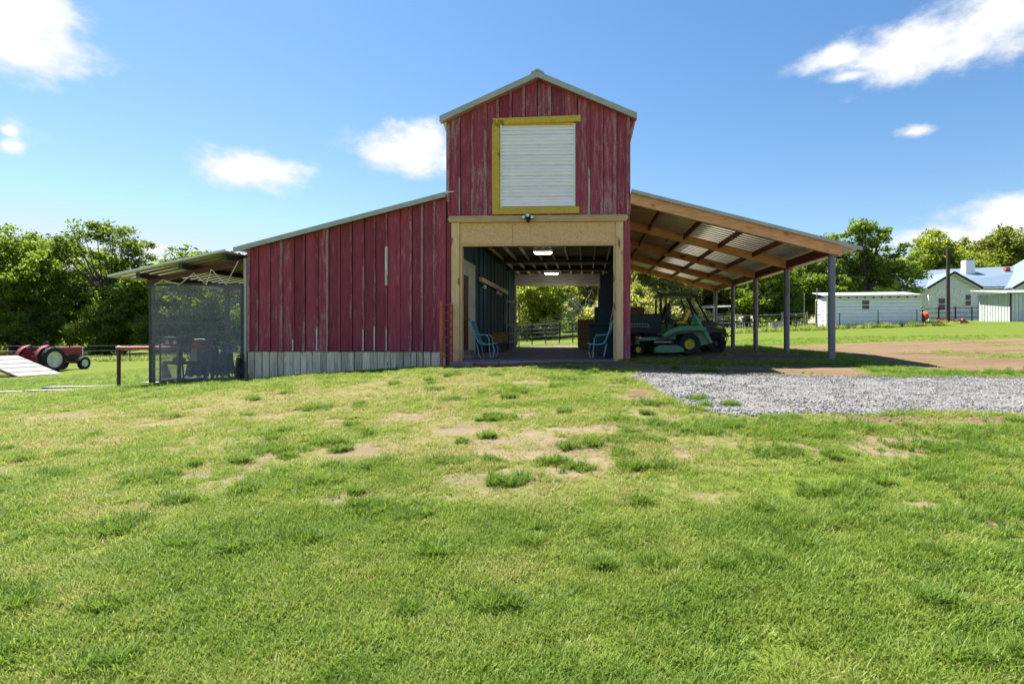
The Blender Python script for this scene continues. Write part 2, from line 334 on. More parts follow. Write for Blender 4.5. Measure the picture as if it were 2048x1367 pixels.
# ------------------------------------------------------------------ mesh helpers
class MB:
    def __init__(s): s.v = []; s.f = []
    def add(s, vs, fs):
        o = len(s.v); s.v += [tuple(x) for x in vs]; s.f += [tuple(i+o for i in f) for f in fs]; return s
    def hexa(s, b, t):            # bottom 4 and top 4 corners, ccw seen from above
        return s.add(list(b)+list(t), [(3,2,1,0),(4,5,6,7),(0,1,5,4),(1,2,6,5),(2,3,7,6),(3,0,4,7)])
    def box(s, x0, x1, y0, y1, z0, z1):
        return s.hexa([(x0,y0,z0),(x1,y0,z0),(x1,y1,z0),(x0,y1,z0)], [(x0,y0,z1),(x1,y0,z1),(x1,y1,z1),(x0,y1,z1)])
    def beam(s, p, q, w, h, up=(0,0,1)):   # square bar from p to q
        p, q = Vector(p), Vector(q); d = (q-p).normalized(); u = Vector(up)
        if abs(d.dot(u)) > .98: u = Vector((0,1,0))
        r = d.cross(u).normalized(); u = r.cross(d).normalized(); r *= w/2; u *= h/2
        return s.hexa([p-r-u, p+r-u, q+r-u, q-r-u], [p-r+u, p+r+u, q+r+u, q-r+u])
    def tube(s, pts, rad, n=8, cap=True):
        pts = [Vector(p) for p in pts]; rs = rad if isinstance(rad, (list, tuple)) else [rad]*len(pts); o = len(s.v)
        ref = Vector((0,0,1)); rings = []
        for i, p in enumerate(pts):
            d = (pts[min(i+1, len(pts)-1)]-pts[max(i-1, 0)]).normalized()
            if abs(d.dot(ref)) > .95: ref2 = Vector((1,0,0)) if abs(d.x) < .9 else Vector((0,1,0))
            else: ref2 = ref
            a = d.cross(ref2).normalized(); b = d.cross(a).normalized()
            for k in range(n):
                t = 2*math.pi*k/n; s.v.append(tuple(p+(a*math.cos(t)+b*math.sin(t))*rs[i]))
        for i in range(len(pts)-1):
            for k in range(n):
                k2 = (k+1) % n; s.f.append((o+i*n+k, o+i*n+k2, o+(i+1)*n+k2, o+(i+1)*n+k))
        if cap: s.f.append(tuple(o+k for k in reversed(range(n)))); e = o+(len(pts)-1)*n; s.f.append(tuple(e+k for k in range(n)))
        return s
    def prism(s, prof, a, b, axis='y'):     # profile of 2D points extruded from a to b along axis
        n = len(prof)
        mk = {'y': lambda p, t: (p[0], t, p[1]), 'x': lambda p, t: (t, p[0], p[1]), 'z': lambda p, t: (p[0], p[1], t)}[axis]
        return s.add([mk(p, a) for p in prof]+[mk(p, b) for p in prof],
                     [tuple(range(n)), tuple(range(2*n-1, n-1, -1))]+[(i, n+i, n+(i+1) % n, (i+1) % n) for i in range(n)])
    def lathe(s, prof, c, axis='y', n=24, cap=True):  # profile (radius, offset along axis)
        o = len(s.v); c = Vector(c)
        for r, h in prof:
            for k in range(n):
                t = 2*math.pi*k/n; a, b = r*math.cos(t), r*math.sin(t)
                s.v.append(tuple(c+(Vector((a, h, b)) if axis == 'y' else Vector((h, a, b)) if axis == 'x' else Vector((a, b, h)))))
        m = len(prof)
        for i in range(m-1):
            for k in range(n):
                k2 = (k+1) % n; s.f.append((o+i*n+k, o+i*n+k2, o+(i+1)*n+k2, o+(i+1)*n+k))
        if cap: s.f.append(tuple(o+k for k in range(n))); s.f.append(tuple(o+(m-1)*n+k for k in reversed(range(n))))
        return s
    def build(s, name, mat, parent=None, smooth=False, bevel=0):
        me = bpy.data.meshes.new(name); me.from_pydata(s.v, [], s.f)
        bm = bmesh.new(); bm.from_mesh(me); bmesh.ops.recalc_face_normals(bm, faces=bm.faces); bm.to_mesh(me); bm.free()
        me.materials.append(M[mat] if isinstance(mat, str) else mat)
        if smooth:
            me.polygons.foreach_set('use_smooth', [True]*len(me.polygons))
            if hasattr(me, 'set_sharp_from_angle'): me.set_sharp_from_angle(angle=R(40))
        o = bpy.data.objects.new(name, me); COL.objects.link(o)
        if parent: o.parent = parent
        if bevel:
            bv = o.modifiers.new('bevel', 'BEVEL'); bv.width = bevel; bv.segments = 2; bv.limit_method = 'ANGLE'
        return o
def tag(o, label=None, cat=None, group=None, kind=None):
    if label: o['label'] = label
    if cat: o['category'] = cat
    if group: o['group'] = group
    if kind: o['kind'] = kind
    return o
def thing(name, label, cat, loc=(0,0,0), rz=0, group=None):
    o = bpy.data.objects.new(name, None); o.empty_display_size = .2; COL.objects.link(o); o.location = loc; o.rotation_euler = (0,0,rz)
    return tag(o, label, cat, group)
def copy_tree(root, loc, rz=0, scale=1, label=None):
    c = root.copy(); COL.objects.link(c); c.location = loc; c.rotation_euler = (0,0,rz); c.scale = (scale,)*3 if isinstance(scale, (int, float)) else scale
    if label: c['label'] = label
    for ch in root.children:
        d = ch.copy(); COL.objects.link(d); d.parent = c
        for g in ch.children:
            e = g.copy(); COL.objects.link(e); e.parent = d
    return c
def mesh_np(name, V, F, mat):
    me = bpy.data.meshes.new(name); k = F.shape[1]
    me.vertices.add(len(V)); me.vertices.foreach_set('co', V.astype(np.float32).ravel())
    me.loops.add(F.size); me.loops.foreach_set('vertex_index', F.astype(np.int32).ravel())
    me.polygons.add(len(F)); me.polygons.foreach_set('loop_start', np.arange(len(F), dtype=np.int32)*k)
    me.polygons.foreach_set('loop_total', np.full(len(F), k, np.int32)); me.update(calc_edges=True); me.validate()
    if mat: me.materials.append(M[mat] if isinstance(mat, str) else mat)
    return me

# ------------------------------------------------------------------ terrain
CT = [(0,-13.8,-.84),(0,-11,-.84),(-5,-11,-.95),(5,-11,-.74),(0,-18,-.9),(-10,-14,-1.0),(10,-14,-.75),
(-1.2,-.6,-.07),(-1.2,-2.6,-.12),(-1.2,-5,-.38),(-1.2,-8,-.66),(3,-5,-.33),(3,-8,-.58),(6,-7,-.44),(7,-2.5,-.2),(3,-2.6,-.17),(12,-3,-.15),(12,-8,-.5),
(-3.6,-.3,-.24),(-5,-3,-.42),(-6.3,0,-.42),(-8.9,-.1,-.62),(-8.9,3,-.62),(-8.9,-4,-.72),(-11.5,0,-.73),(-11.5,5,-.73),(-14,0,-.85),(-15,-6,-.95),(-18,5,-1.0),
(-8.9,-1.5,-.50),(-6.3,-1.5,-.32),(-4.0,-1.5,-.17),(-11.5,-1.7,-.70),(1.2,0,-.03),(6.2,0,0),(6.2,12,.03),(-3.4,12,-.06),(1,12.5,-.04),(-1.2,6,-.1),(3,6,-.02),(-8.9,12,-.55),
(-27,15,-1.35),(-23,10,-1.28),(-30,25,-1.25),(-19,16,-.85),(-35,10,-1.5),
(0,20,-.05),(0,32,.35),(10,20,.3),(8,32,.8),(10,5,.06),(16,10,.33),(20,20,.7),(21,28,1.07),(35,28,1.5),(45,45,2.0),(30,5,.4),
(-25,35,-1.0),(-50,30,-1.3),(0,50,.6),(40,70,2.2),(-40,70,-.8),(0,90,.8),(30,-14,-.6),(-30,-14,-1.4),(0,-30,-1.0),
(300,300,3),(-300,300,-1),(300,-300,0),(-300,-300,-2),(0,350,1),(0,-300,-1),(350,0,1.),(-350,0,-2)]
TP = np.array(CT, float); nT = len(TP)
def tps(r2): return np.where(r2 > 0, r2*np.log(r2+1e-12), 0)
_A = np.zeros((nT+3, nT+3)); _A[:nT,:nT] = tps(((TP[:,None,:2]-TP[None,:,:2])**2).sum(-1))+np.eye(nT)*.3
_A[:nT,nT] = 1; _A[:nT,nT+1:] = TP[:,:2]; _A[nT:,:nT] = _A[:nT,nT:].T
TW = np.linalg.solve(_A, np.r_[TP[:,2], 0, 0, 0])
def vnoise(x, y, seed=0):
    x = np.asarray(x, float); y = np.asarray(y, float); xi = np.floor(x).astype(np.int64); yi = np.floor(y).astype(np.int64)
    fx = x-xi; fy = y-yi; fx = fx*fx*(3-2*fx); fy = fy*fy*(3-2*fy)
    def h(a, b):
        n = (a*374761393+b*668265263+seed*974711) & 0x7fffffff; n = ((n ^ (n >> 13))*1274126177) & 0x7fffffff
        return ((n ^ (n >> 16)) & 0xffff)/65535.0
    return (h(xi,yi)*(1-fx)+h(xi+1,yi)*fx)*(1-fy)+(h(xi,yi+1)*(1-fx)+h(xi+1,yi+1)*fx)*fy
def fbm(x, y, s, seed=0, o=4):
    r = 0; a = .5; t = 0
    for i in range(o): r = r+a*vnoise(np.asarray(x)/s, np.asarray(y)/s, seed+i*17); t += a; a *= .55; s /= 2.1
    return r/t
def Hs(x, y):
    x = np.asarray(x, float); y = np.asarray(y, float); r = TW[nT]+TW[nT+1]*x+TW[nT+2]*y
    for i in range(nT): r = r+TW[i]*tps((x-TP[i,0])**2+(y-TP[i,1])**2)
    return r
def inside(x, y, x0, x1, y0, y1, s=.15):
    sm = lambda t: 1/(1+np.exp(-np.clip(t/s*4, -40, 40)))
    return sm(x-x0)*sm(x1-x)*sm(y-y0)*sm(y1-y)
def H(x, y):
    r = Hs(x, y)
    d = np.hypot(np.asarray(x), np.asarray(y)+13)
    k = 1-inside(np.asarray(x, float), np.asarray(y, float), -4.2, 1.4, -.4, 13, .4)
    r = r+k*((fbm(x, y, 1.6, 5)-.5)*.07+(fbm(x, y, .45, 9, 2)-.5)*.03*np.exp(-d/18))
    return np.where(k < .5, np.minimum(r, -.06), r)
def h1(x, y): return float(H(np.array([x]), np.array([y]))[0])
GX = [.85,1.2,1.16,1.57,1.43,1.92,2.61,3.53,4.55,5.76,8,12,20,60]
def gr_front(x): return np.interp(x, [.8,.95,1.2,1.35,1.5,1.92,2.61,3.53,4.55,5.76,9,14,60], [-3.5,-3.8,-4.6,-5.2,-5.7,-6.25,-6.45,-6.5,-6.4,-6.45,-6.6,-6.9,-9])
def gr_back(x): return np.interp(x, [.8,1.2,2,3.1,5.3,8.4,14,60], [-3.2,-2.75,-2.75,-2.75,-2.85,-3.0,-3.2,-5])
def gravel_in(x, y, m=0):
    e = (fbm(x, y, .5, 31, 3)-.5)*.5
    return (x > .85-m) & (y > gr_front(x)+e-m) & (y < gr_back(x)+e*.6+m)
BARE = [(-2.57,-6.06,.55,.35,1),(-1.59,-6.83,.5,.3,1),(-2.37,-7.73,.75,.3,.95),(-1.17,-9.15,.28,.16,1),(.89,-4.83,.28,.3,1.2),(3.87,-6.75,.8,.18,1.1),(5.31,-6.8,.9,.2,1.1),
 (2.73,-9.38,.35,.10,.95),(3.0,-9.7,.4,.12,1.05),(3.4,-10.1,.5,.13,1),(-9.26,-4.9,1.2,.3,.9),(-5.07,-5.38,.7,.3,.8),(.11,-7.06,.5,.25,.85),(-1.07,-6.27,.4,.22,.95),(-1.61,-3.83,.8,.18,.75),(1.06,-9.18,.3,.15,.8),
 (-3.4,-6.2,.5,.25,.85),(-2.0,-9.2,.5,.15,.7),(-7.2,-6.9,1.5,.12,.85),(.8,-5.3,.25,.2,1),(.5,-4.2,.3,.12,.9),(1.9,-8.6,.5,.2,.65),(-.4,-7.9,.5,.25,.6),(-3.6,-3.2,1.1,.25,.6)]
def masks(x, y):
    b = np.zeros_like(x)
    for (cx, cy, rx, ry, st) in BARE: b = np.maximum(b, st*np.exp(-((x-cx)/rx)**2*.7-((y-cy)/ry)**2*.7))
    n = fbm(x, y, .55, 3); dirt = b*.80+(n-.5)*1.2*np.clip(b*3, 0, 1)
    spots = fbm(x, y, 1.1, 77, 4); dirt = np.maximum(dirt, np.clip((spots-.58)*5, 0, .70)*np.exp(-((y+7)/3.2)**2))
    under = inside(x, y, 1.0, 6.0, -2.9, 10.5, .7); front = inside(x, y, -3.2, 1.2, -2.2, .3, .5); inb = inside(x, y, -9, 1.2, -.02, 12.6, .2)
    n2 = fbm(x, y, 1.0, 21)
    dirt = np.maximum(dirt, under*(.86+(n2-.5)*.9)); dirt = np.maximum(dirt, front*(.92+(n2-.5)*.7)); dirt = np.maximum(dirt, inb)
    yard = inside(x, y, 7.0+np.clip(-y, 0, 3)*.3, 38, -2.6, 10.6, .9)
    y2 = yard*(.80+(fbm(x, y, 2.2, 41)-.5)*1.5+(fbm(x*.35, y*1.6, .8, 43)-.5)*.5)
    dirt = np.maximum(dirt, y2)
    dirt = np.maximum(dirt, inside(x, y, -3.5, 1.2, 12.6, 16.5, .6)*(.8+(n2-.5)*.8))
    soil = np.clip(np.maximum.reduce([yard, under, front, np.exp(-((x-.9)**2+(y+4.9)**2)/.3), inside(x, y, 2.6, 9, -7.2, -6.2, .3)]), 0, 1)
    dry = (fbm(x, y, 3.5, 51)-.42)*1.3+.38*np.exp(-((x+6)/6)**2-((y+5)/2.6)**2)+b*.5+.30*np.exp(-((y+4)/2.5)**2)-.16*np.clip((-y-9.0)/3, 0, 1)
    dry = dry+.34*np.exp(-((x+2)/8)**2-((y+6.6)/2.2)**2); far = np.clip((y-6)/12, 0, 1); dry = dry*(1-far)+far*(.16+(fbm(x, y, 6, 53)-.5)*.4)
    return np.clip(dirt, 0, 1), np.clip(dry, 0, 1), soil
def spaced(a, b, d, far, g=1.22):
    c = list(np.arange(a, b+1e-6, d)); s = d; x = b; hi = []
    while x < far: s *= g; x += s; hi.append(x)
    s = d; x = a; lo = []
    while x > -far: s *= g; x -= s; lo.append(x)
    return np.array(lo[::-1]+c+hi)
gx = spaced(-12, 13, .11, 900, 1.09); gy = spaced(-13.6, 2.5, .10, 900, 1.07)
XX, YY = np.meshgrid(gx, gy); vx, vy = XX.ravel(), YY.ravel(); vz = H(vx, vy)
nx, ny = len(gx), len(gy); idx = np.arange(nx*ny).reshape(ny, nx)
F = np.stack([idx[:-1,:-1], idx[:-1,1:], idx[1:,1:], idx[1:,:-1]], -1).reshape(-1, 4)
me = mesh_np('ground', np.stack([vx, vy, vz], 1), F, 'ground')
dm, dr, so = masks(vx, vy)
for nme, arr in (('dirt', dm), ('dry', dr), ('soil', so)):
    a = me.attributes.new(nme, 'FLOAT', 'POINT'); a.data.foreach_set('value', arr.astype(np.float32))
me.polygons.foreach_set('use_smooth', [True]*len(me.polygons))
ground = bpy.data.objects.new('ground', me); COL.objects.link(ground); tag(ground, kind='structure')
# gravel drive: a sheet of its own, edges frayed
xs = np.concatenate([np.arange(.85, 13, .1), np.arange(13, 60, .8)]); T = np.linspace(0, 1, 46)
e1 = (fbm(xs, xs*0, .45, 61)-.5)*.45; e2 = (fbm(xs, xs*0, .5, 63)-.5)*.4
yf = gr_front(xs)+e1; yb = gr_back(xs)+e2
gxx = np.repeat(xs[:,None], 46, 1)+(fbm(np.repeat(T[None]*9, len(xs), 0), np.repeat(T[None]*0, len(xs), 0), 1, 65)-.5)*.5*np.exp(-(xs-.85)/.6)[:,None]
gyy = yf[:,None]*(1-T)+yb[:,None]*T
gzz = H(gxx.ravel(), gyy.ravel()).reshape(gxx.shape)+.018*np.clip(np.minimum(T, 1-T)*14, .2, 1)[None]+(fbm(gxx, gyy, .25, 67, 2)-.5)*.02
gi = np.arange(gxx.size).reshape(gxx.shape)
GF = np.stack([gi[:-1,:-1], gi[1:,:-1], gi[1:,1:], gi[:-1,1:]], -1).reshape(-1, 4)
me = mesh_np('gravel_drive', np.stack([gxx.ravel(), gyy.ravel(), gzz.ravel()], 1), GF, 'gravel')
me.polygons.foreach_set('use_smooth', [True]*len(me.polygons))
o = bpy.data.objects.new('gravel_drive', me); COL.objects.link(o); tag(o, kind='structure')

# ------------------------------------------------------------------ the barn
barn = thing('barn', 'tall weathered red board barn with open doorway and white loft door', 'barn')
WX0, WX1, TX0, TX1, BD = -8.9, -3.58, -3.58, 1.11, 12.4
def tower_roof(x): return 7.20-abs(x+1.23)*.437
def wing_roof(x): return 4.21+(x+3.56)*.2487
OPX0, OPX1, OPZ0, OPZ1 = -2.34, -.24, 3.80, 6.08
def plank(name, x0, x1, z0, zf0, zf1, y0, y1, mat, parent):
    return MB().hexa([(x0,y0,z0),(x1,y0,z0),(x1,y1,z0),(x0,y1,z0)], [(x0,y0,zf0),(x1,y0,zf1),(x1,y1,zf1),(x0,y1,zf0)]).build(name, mat, parent)
rb = random.Random(11)
def pieces(x0, x1, z0):     # stay clear of the loft opening
    out = []; a, b = max(x0, OPX0), min(x1, OPX1)
    if a >= b: return [(x0, x1, z0, None)]
    if x0 < a: out.append((x0, a, z0, None))
    if x1 > b: out.append((b, x1, z0, None))
    out.append((a, b, z0, OPZ0)); out.append((a, b, OPZ1, None)); return out
nb = 14; bw = (TX1-TX0)/nb
cuts = [TX0]+[TX0+bw*i+rb.uniform(-.012, .012) for i in range(1, nb)]+[TX1]
for i in range(nb):
    for (a, b, z0, z1) in pieces(cuts[i]+.012, cuts[i+1]-.012, 3.56):
        if a < -1.23 < b and z1 is None:
            for (c, d) in ((a, -1.232), (-1.228, b)):
                plank('board', c, d, z0, tower_roof(c)-.02, tower_roof(d)-.02, -.012+rb.uniform(-.004,.004), .018, 'red_worn', barn)
        else:
            plank('board', a, b, z0, tower_roof(a)-.02 if z1 is None else z1, tower_roof(b)-.02 if z1 is None else z1, -.012+rb.uniform(-.004,.004), .018, 'red_worn', barn)
for i in range(nb+1):
    c = cuts[i]+(.04 if i == 0 else -.04 if i == nb else -.030+rb.uniform(-.006,.006)); w = .034+rb.uniform(-.005, .005)
    for (a, b, z0, z1) in pieces(c-w, c+w, 3.555):
        if b-a < .03: continue
        if z1 is None and a < -1.23 < b: a, b = -1.228, max(b, -1.17)
        t0, t1 = (tower_roof(a)-.02, tower_roof(b)-.02) if z1 is None else (z1, z1)
        zs = z0
        if i in (1, 11) and z1 is None:          # battens split away at the foot, pale bare wood left
            zs = 4.7 if i == 1 else 4.9
            plank('batten', a+.03, b-.015, z0, zs+.05, zs-.1, -.024, -.0165, 'bare', barn)
        plank('batten', a+rb.uniform(-.006,.006), b+rb.uniform(-.006,.006), zs, t0, t1, -.042, -.0165, 'red_batten' if rb.random() < .8 else 'red_worn', barn)
# corner boards beside the doorway, down to the ground
plank('corner_board', -3.60, -3.475, -.22, 3.55, 3.55, -.028, .02, 'red', barn)
plank('corner_board', .945, 1.125, -.12, 3.55, 3.55, -.028, .02, 'red', barn)
for x0, x1 in ((-3.61,-3.53),(1.055,1.125)): plank('corner_board', x0, x1, 4.05, 6.05, 6.05, -.046, -.0355, 'red_batten', barn)
# left wing: boards, battens, grey skirting planks
nw = 17; ww = (WX1-WX0)/nw
wc = [WX0]+[WX0+ww*i+rb.uniform(-.018, .018) for i in range(1, nw)]+[WX1-.03]
for i in range(nw):
    plank('board', wc[i]+.014, wc[i+1]-.014, .18+rb.uniform(-.012,.012), wing_roof(wc[i])-.03, wing_roof(wc[i+1])-.03, -.014+rb.uniform(-.004,.004), .018, 'red' if rb.random() < .8 else 'red_worn', barn)
for i in range(nw+1):
    c = wc[i]+(.045 if i == 0 else -.05 if i == nw else -.026+rb.uniform(-.006,.006)); w = .031+rb.uniform(-.006,.006)
    zb = .17; lean = rb.uniform(-.012, .012)
    if i in (4, 6, 10, 11, 12):
        zb = {4:.5, 6:.9, 10:.78, 11:.85, 12:.80}[i]
        plank('batten', c-.022, c+.012, .19, zb+.03, zb-.04, -.026, -.019, 'bare', barn)
    t0, t1 = wing_roof(c-w)-.03, wing_roof(c+w)-.03
    mm = 'bare' if i == 12 else 'red_batten' if rb.random() < .75 else 'red'
    if i == 12:
        MB().hexa([(c-w,-.036,1.9),(c+w,-.036,1.9),(c+w,-.0195,1.9),(c-w,-.0195,1.9)], [(c-w,-.036,2.9),(c+w,-.036,2.9),(c+w,-.0195,2.9),(c-w,-.0195,2.9)]).build('batten', 'bare', barn)
        plank('batten', c-w, c+w, 2.91, t0, t1, -.036, -.0195, 'red_batten', barn); plank('batten', c-w+.01, c+w, zb, 1.89, 1.89, -.036, -.0195, 'red_batten', barn); continue
    MB().hexa([(c-w+lean,-.042,zb),(c+w+lean,-.042,zb+rb.uniform(-.05,.02)),(c+w+lean,-.0195,zb),(c-w+lean,-.0195,zb)], [(c-w,-.042,t0),(c+w,-.042,t1),(c+w,-.0195,t1),(c-w,-.0195,t0)]).build('batten', mm, barn)
x = WX0+.03
while x < -3.66:
    w = rb.uniform(.15, .25); w = min(w, -3.64-x); z = h1(x+w/2, -.05)
    plank('skirting_plank', x+.004, x+w-rb.choice((.006,.012,.022)), z-.25, .168+rb.uniform(-.006,.004), .168+rb.uniform(-.006,.004), -.004+rb.uniform(-.008,.006), .03, 'skirt', barn); x += w
MB().box(WX0+.02, -3.62, .04, .09, -.95, .6).build('skirting_backing', 'iron', barn)
MB().prism([(WX0+.02,.1),(-3.60,.1),(-3.60,wing_roof(-3.6)-.06),(WX0+.02,wing_roof(WX0)-.06)], .024, .036).build('gap_shade_backing', 'iron', barn)  # dark sheets behind the boards make the slits beside battens read as shade
MB().prism([(-3.56,3.6),(-2.36,3.6),(-2.36,tower_roof(-2.36)-.06),(-3.56,tower_roof(-3.56)-.06)], .024, .036).build('gap_shade_backing', 'iron', barn)
MB().prism([(-.22,3.6),(1.09,3.6),(1.09,tower_roof(1.09)-.06),(-.22,tower_roof(-.22)-.06)], .024, .036).build('gap_shade_backing', 'iron', barn)
MB().prism([(-2.35,6.1),(-.23,6.1),(-.23,tower_roof(-.23)-.06),(-1.23,7.13),(-2.35,tower_roof(-2.35)-.06)], .024, .036).build('gap_shade_backing', 'iron', barn)
# carcass: side, rear and inner walls, so that the rooms are closed
MB().box(WX0, WX0+.05, .05, BD, -.9, 2.78).build('wall', 'red', barn)
MB().prism([(WX0+.06,-.8),(-3.66,-.3),(-3.66,4.05),(WX0+.06,2.80)], BD-.05, BD).build('wall', 'red', barn)
MB().box(-3.62, -3.55, .05, BD, 4.0, 6.1).build('wall', 'red', barn)
MB().box(1.04, 1.10, .05, BD, -.15, 6.22).build('wall', 'red', barn)
MB().prism([(-3.54,3.60),(1.03,3.60),(1.03,6.15),(-1.23,7.12),(-3.54,6.12)], BD-.05, BD).build('wall', 'red', barn)
# roofs with their metal trim
def gable_side(x0, z0, x1, z1, y0, y1, th=.035):
    return MB().hexa([(x0,y0,z0),(x1,y0,z1),(x1,y1,z1),(x0,y1,z0)], [(x0,y0,z0+th),(x1,y0,z1+th),(x1,y1,z1+th),(x0,y1,z0+th)])
zr = 7.24
for sx, xe in ((-1, -3.74), (1, 1.28)):
    ze = zr-abs(xe+1.23)*.437
    a, b = sorted((xe, -1.23)); za, zb = (ze, zr) if a == xe else (zr, ze)
    rf = gable_side(a, za, b, zb, -.18, BD+.15).build('roof_panel', 'galv', barn)
    MB().hexa([(a,-.215,za-.10),(b,-.215,zb-.10),(b,-.183,zb-.10),(a,-.183,za-.10)], [(a,-.215,za+.05),(b,-.215,zb+.05),(b,-.183,zb+.05),(a,-.183,za+.05)]).build('fascia_trim', 'galv', rf)
    MB().hexa([(a,-.17,za-.09),(b,-.17,zb-.09),(b,-.02,zb-.09),(a,-.02,za-.09)], [(a,-.17,za-.004),(b,-.17,zb-.004),(b,-.02,zb-.004),(a,-.02,za-.004)]).build('soffit_board', 'red_batten', rf)
MB().prism([(-1.40,zr-.025),(-1.23,zr+.055),(-1.06,zr-.025),(-1.06,zr+.02),(-1.23,zr+.11),(-1.40,zr+.02)], -.225, BD+.16).build('ridge_cap', 'galv', barn)
MB().box(-1.40, -1.02, 3.5, 3.9, zr-.05, zr+.26).build('ridge_vent', 'iron', barn)
wr = gable_side(-9.15, 2.815, -3.585, 4.20, -.17, BD+.1).build('wing_roof_panel', 'galv', barn)
MB().hexa([(-9.16,-.205,2.755),(-3.585,-.205,4.14),(-3.585,-.173,4.14),(-9.16,-.173,2.755)], [(-9.16,-.205,2.88),(-3.585,-.205,4.265),(-3.585,-.173,4.265),(-9.16,-.173,2.88)]).build('fascia_trim', 'galv', wr)
MB().beam((-3.585,-.21,4.25), (-3.40,-.10,4.29), .02, .02).build('flashing', 'whitepaint', wr)
# small wedge of soffit under each tower eave, left one coloured pale as lit
for xa, xb, zt in ((-3.72,-3.605,6.13),(1.13,1.26,6.15)):
    q = (xa, xb) if xa < -1 else (xb, xa)
    MB().prism([(q[0],zt),(q[1],zt+.05),(q[1],zt-.32)], -.03, .2).build('eave_bracket', 'pale_wall' if xa < -1 else 'red', barn)
# loft door
loft = MB().prism([(.032,3.86),(.032,6.05),(.05,6.05),(.05,3.86)], -2.21, -.27, 'x').build('loft_door', 'slat', barn)
z = 3.90
for i in range(8):
    h = .2625
    prof = [(.028,z+.006),(-.002,z+.012),(-.012,z+.02),(-.012,z+.07),(.022,z+.076),(.022,z+.10),(-.010,z+.112),(-.010,z+.155),(.022,z+.161),(.022,z+.185),(-.008,z+.197),(.004,z+h-.012),(.028,z+h)]
    MB().prism(prof+[(.031,z+h),(.031,z+.006)], -2.20, -.30, 'x').build('slat', 'slat', loft); z += h+.004
MB().box(-2.215, -2.165, -.022, .03, 3.87, 6.03).build('door_track', 'whitepaint', loft); MB().box(-.325, -.275, -.022, .03, 3.87, 6.03).build('door_track', 'whitepaint', loft)
MB().hexa([(-2.40,-.062,6.02),(-.14,-.062,6.06),(-.14,-.02,6.06),(-2.40,-.02,6.02)], [(-2.40,-.062,6.17),(-.14,-.062,6.22),(-.14,-.02,6.22),(-2.40,-.02,6.17)]).build('loft_trim', 'yellow', barn, bevel=.004)
MB().box(-2.42, -2.225, -.052, -.014, 3.872, 6.018).build('loft_trim', 'yellow', barn, bevel=.004)
MB().hexa([(-2.41,-.066,3.70),(-.17,-.066,3.715),(-.17,-.018,3.715),(-2.41,-.018,3.70)], [(-2.41,-.066,3.868),(-.17,-.066,3.885),(-.17,-.018,3.885),(-2.41,-.018,3.868)]).build('loft_trim', 'yellow', barn, bevel=.004)
MB().box(-2.20, -.33, -.018, .012, 5.99, 6.05).build('loft_trim', 'yellow', barn)
MB().box(-.268, -.13, -.04, -.018, 3.90, 6.05).build('loft_jamb', 'red_worn', barn)
# doorway frame
MB().prism([(-3.50,3.50),(-3.56,3.57),(-3.50,3.66),(1.02,3.66),(1.07,3.60),(1.02,3.50)], -.115, -.035).build('door_header', 'header_wood', barn)
MB().box(-3.47, -3.262, -.075, .06, -.26, 3.497).build('door_jamb', 'frame_wood', barn, bevel=.006)
MB().box(.765, .942, -.075, .06, -.16, 3.497).build('door_jamb', 'frame_wood', barn, bevel=.006)
MB().box(-3.258, -1.893, -.03, -.015, 2.965, 3.495).build('header_panel', 'osb', barn); MB().box(-1.885, .761, -.032, -.016, 2.962, 3.495).build('header_panel', 'osb', barn)
MB().box(-3.255, .76, -.012, .10, 2.90, 3.10).build('lintel', 'frame_wood', barn)
MB().box(-3.255, -3.20, -.02, .14, -.1, 2.895).build('door_stop', 'frame_wood', barn); MB().box(.70, .76, -.02, .14, -.1, 2.895).build('door_stop', 'frame_wood', barn)
# interior: floor, mats, ceiling boards and joists, walls
fl = MB().box(-3.50, 1.03, .02, BD+.1, -.16, -.02).build('barn_floor', 'floor', barn)
for j in range(5):
    for i in range(3):
        MB().box(-2.55+i*1.02, -1.55+i*1.02+rb.uniform(-.01,0), .30+j*1.84, 2.12+j*1.84, -.018, -.004+rb.uniform(-.002,.003)).build('floor_mat', 'mat', fl)
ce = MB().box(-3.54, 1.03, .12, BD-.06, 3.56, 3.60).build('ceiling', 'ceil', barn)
x = -3.2
while x < 1.0:
    for (y0, y1) in ((.15, 3.0), (3.25, 6.9), (7.15, 9.6), (9.8, 12.2)):
        MB().box(x-.022, x+.022, y0, y1, 3.44, 3.558).build('joist', 'joist', ce)  # pale timber paints the light caught along the joist edges
    x += .50
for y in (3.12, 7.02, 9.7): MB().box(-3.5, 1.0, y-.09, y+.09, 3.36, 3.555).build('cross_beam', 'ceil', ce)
for k in range(13):
    y = .12; 
    MB().box(-3.53, -3.47, 2.75+k*.74, 3.485+k*.74, -.02, 3.555).build('wall_board', 'navy', barn)
for k in range(13): MB().box(-3.47, -3.43, 2.75+k*.74-.03, 2.75+k*.74+.03, -.02, 3.55).build('stud', 'navy', barn)
pw = MB().box(-3.53, -3.44, .08, 2.74, -.02, 2.72).build('partition_wall', 'pale_wall', barn)
MB().box(-3.53, -3.45, .16, 2.74, 2.74, 3.55).build('wall_board', 'navy', barn)
for k in range(9): MB().box(-3.438, -3.425, 1.72, 2.72, .02+k*.29, .30+k*.29).build('lap_board', 'pale_wall', pw)
MB().box(-3.437, -3.42, .1, 2.73, 2.64, 2.73).build('wall_trim', 'pale_wall', pw)
dr = MB().box(-3.436, -3.395, .45, 1.62, .06, 2.28).build('inner_door', 'brown_door', barn)
for (a, b, c, d) in ((.55,.98,.2,1.0),(1.08,1.52,.2,1.0),(.55,.98,1.15,2.15),(1.08,1.52,1.15,2.15)): MB().box(-3.394, -3.38, a, b, c, d).build('door_panel', 'brown_door', dr)
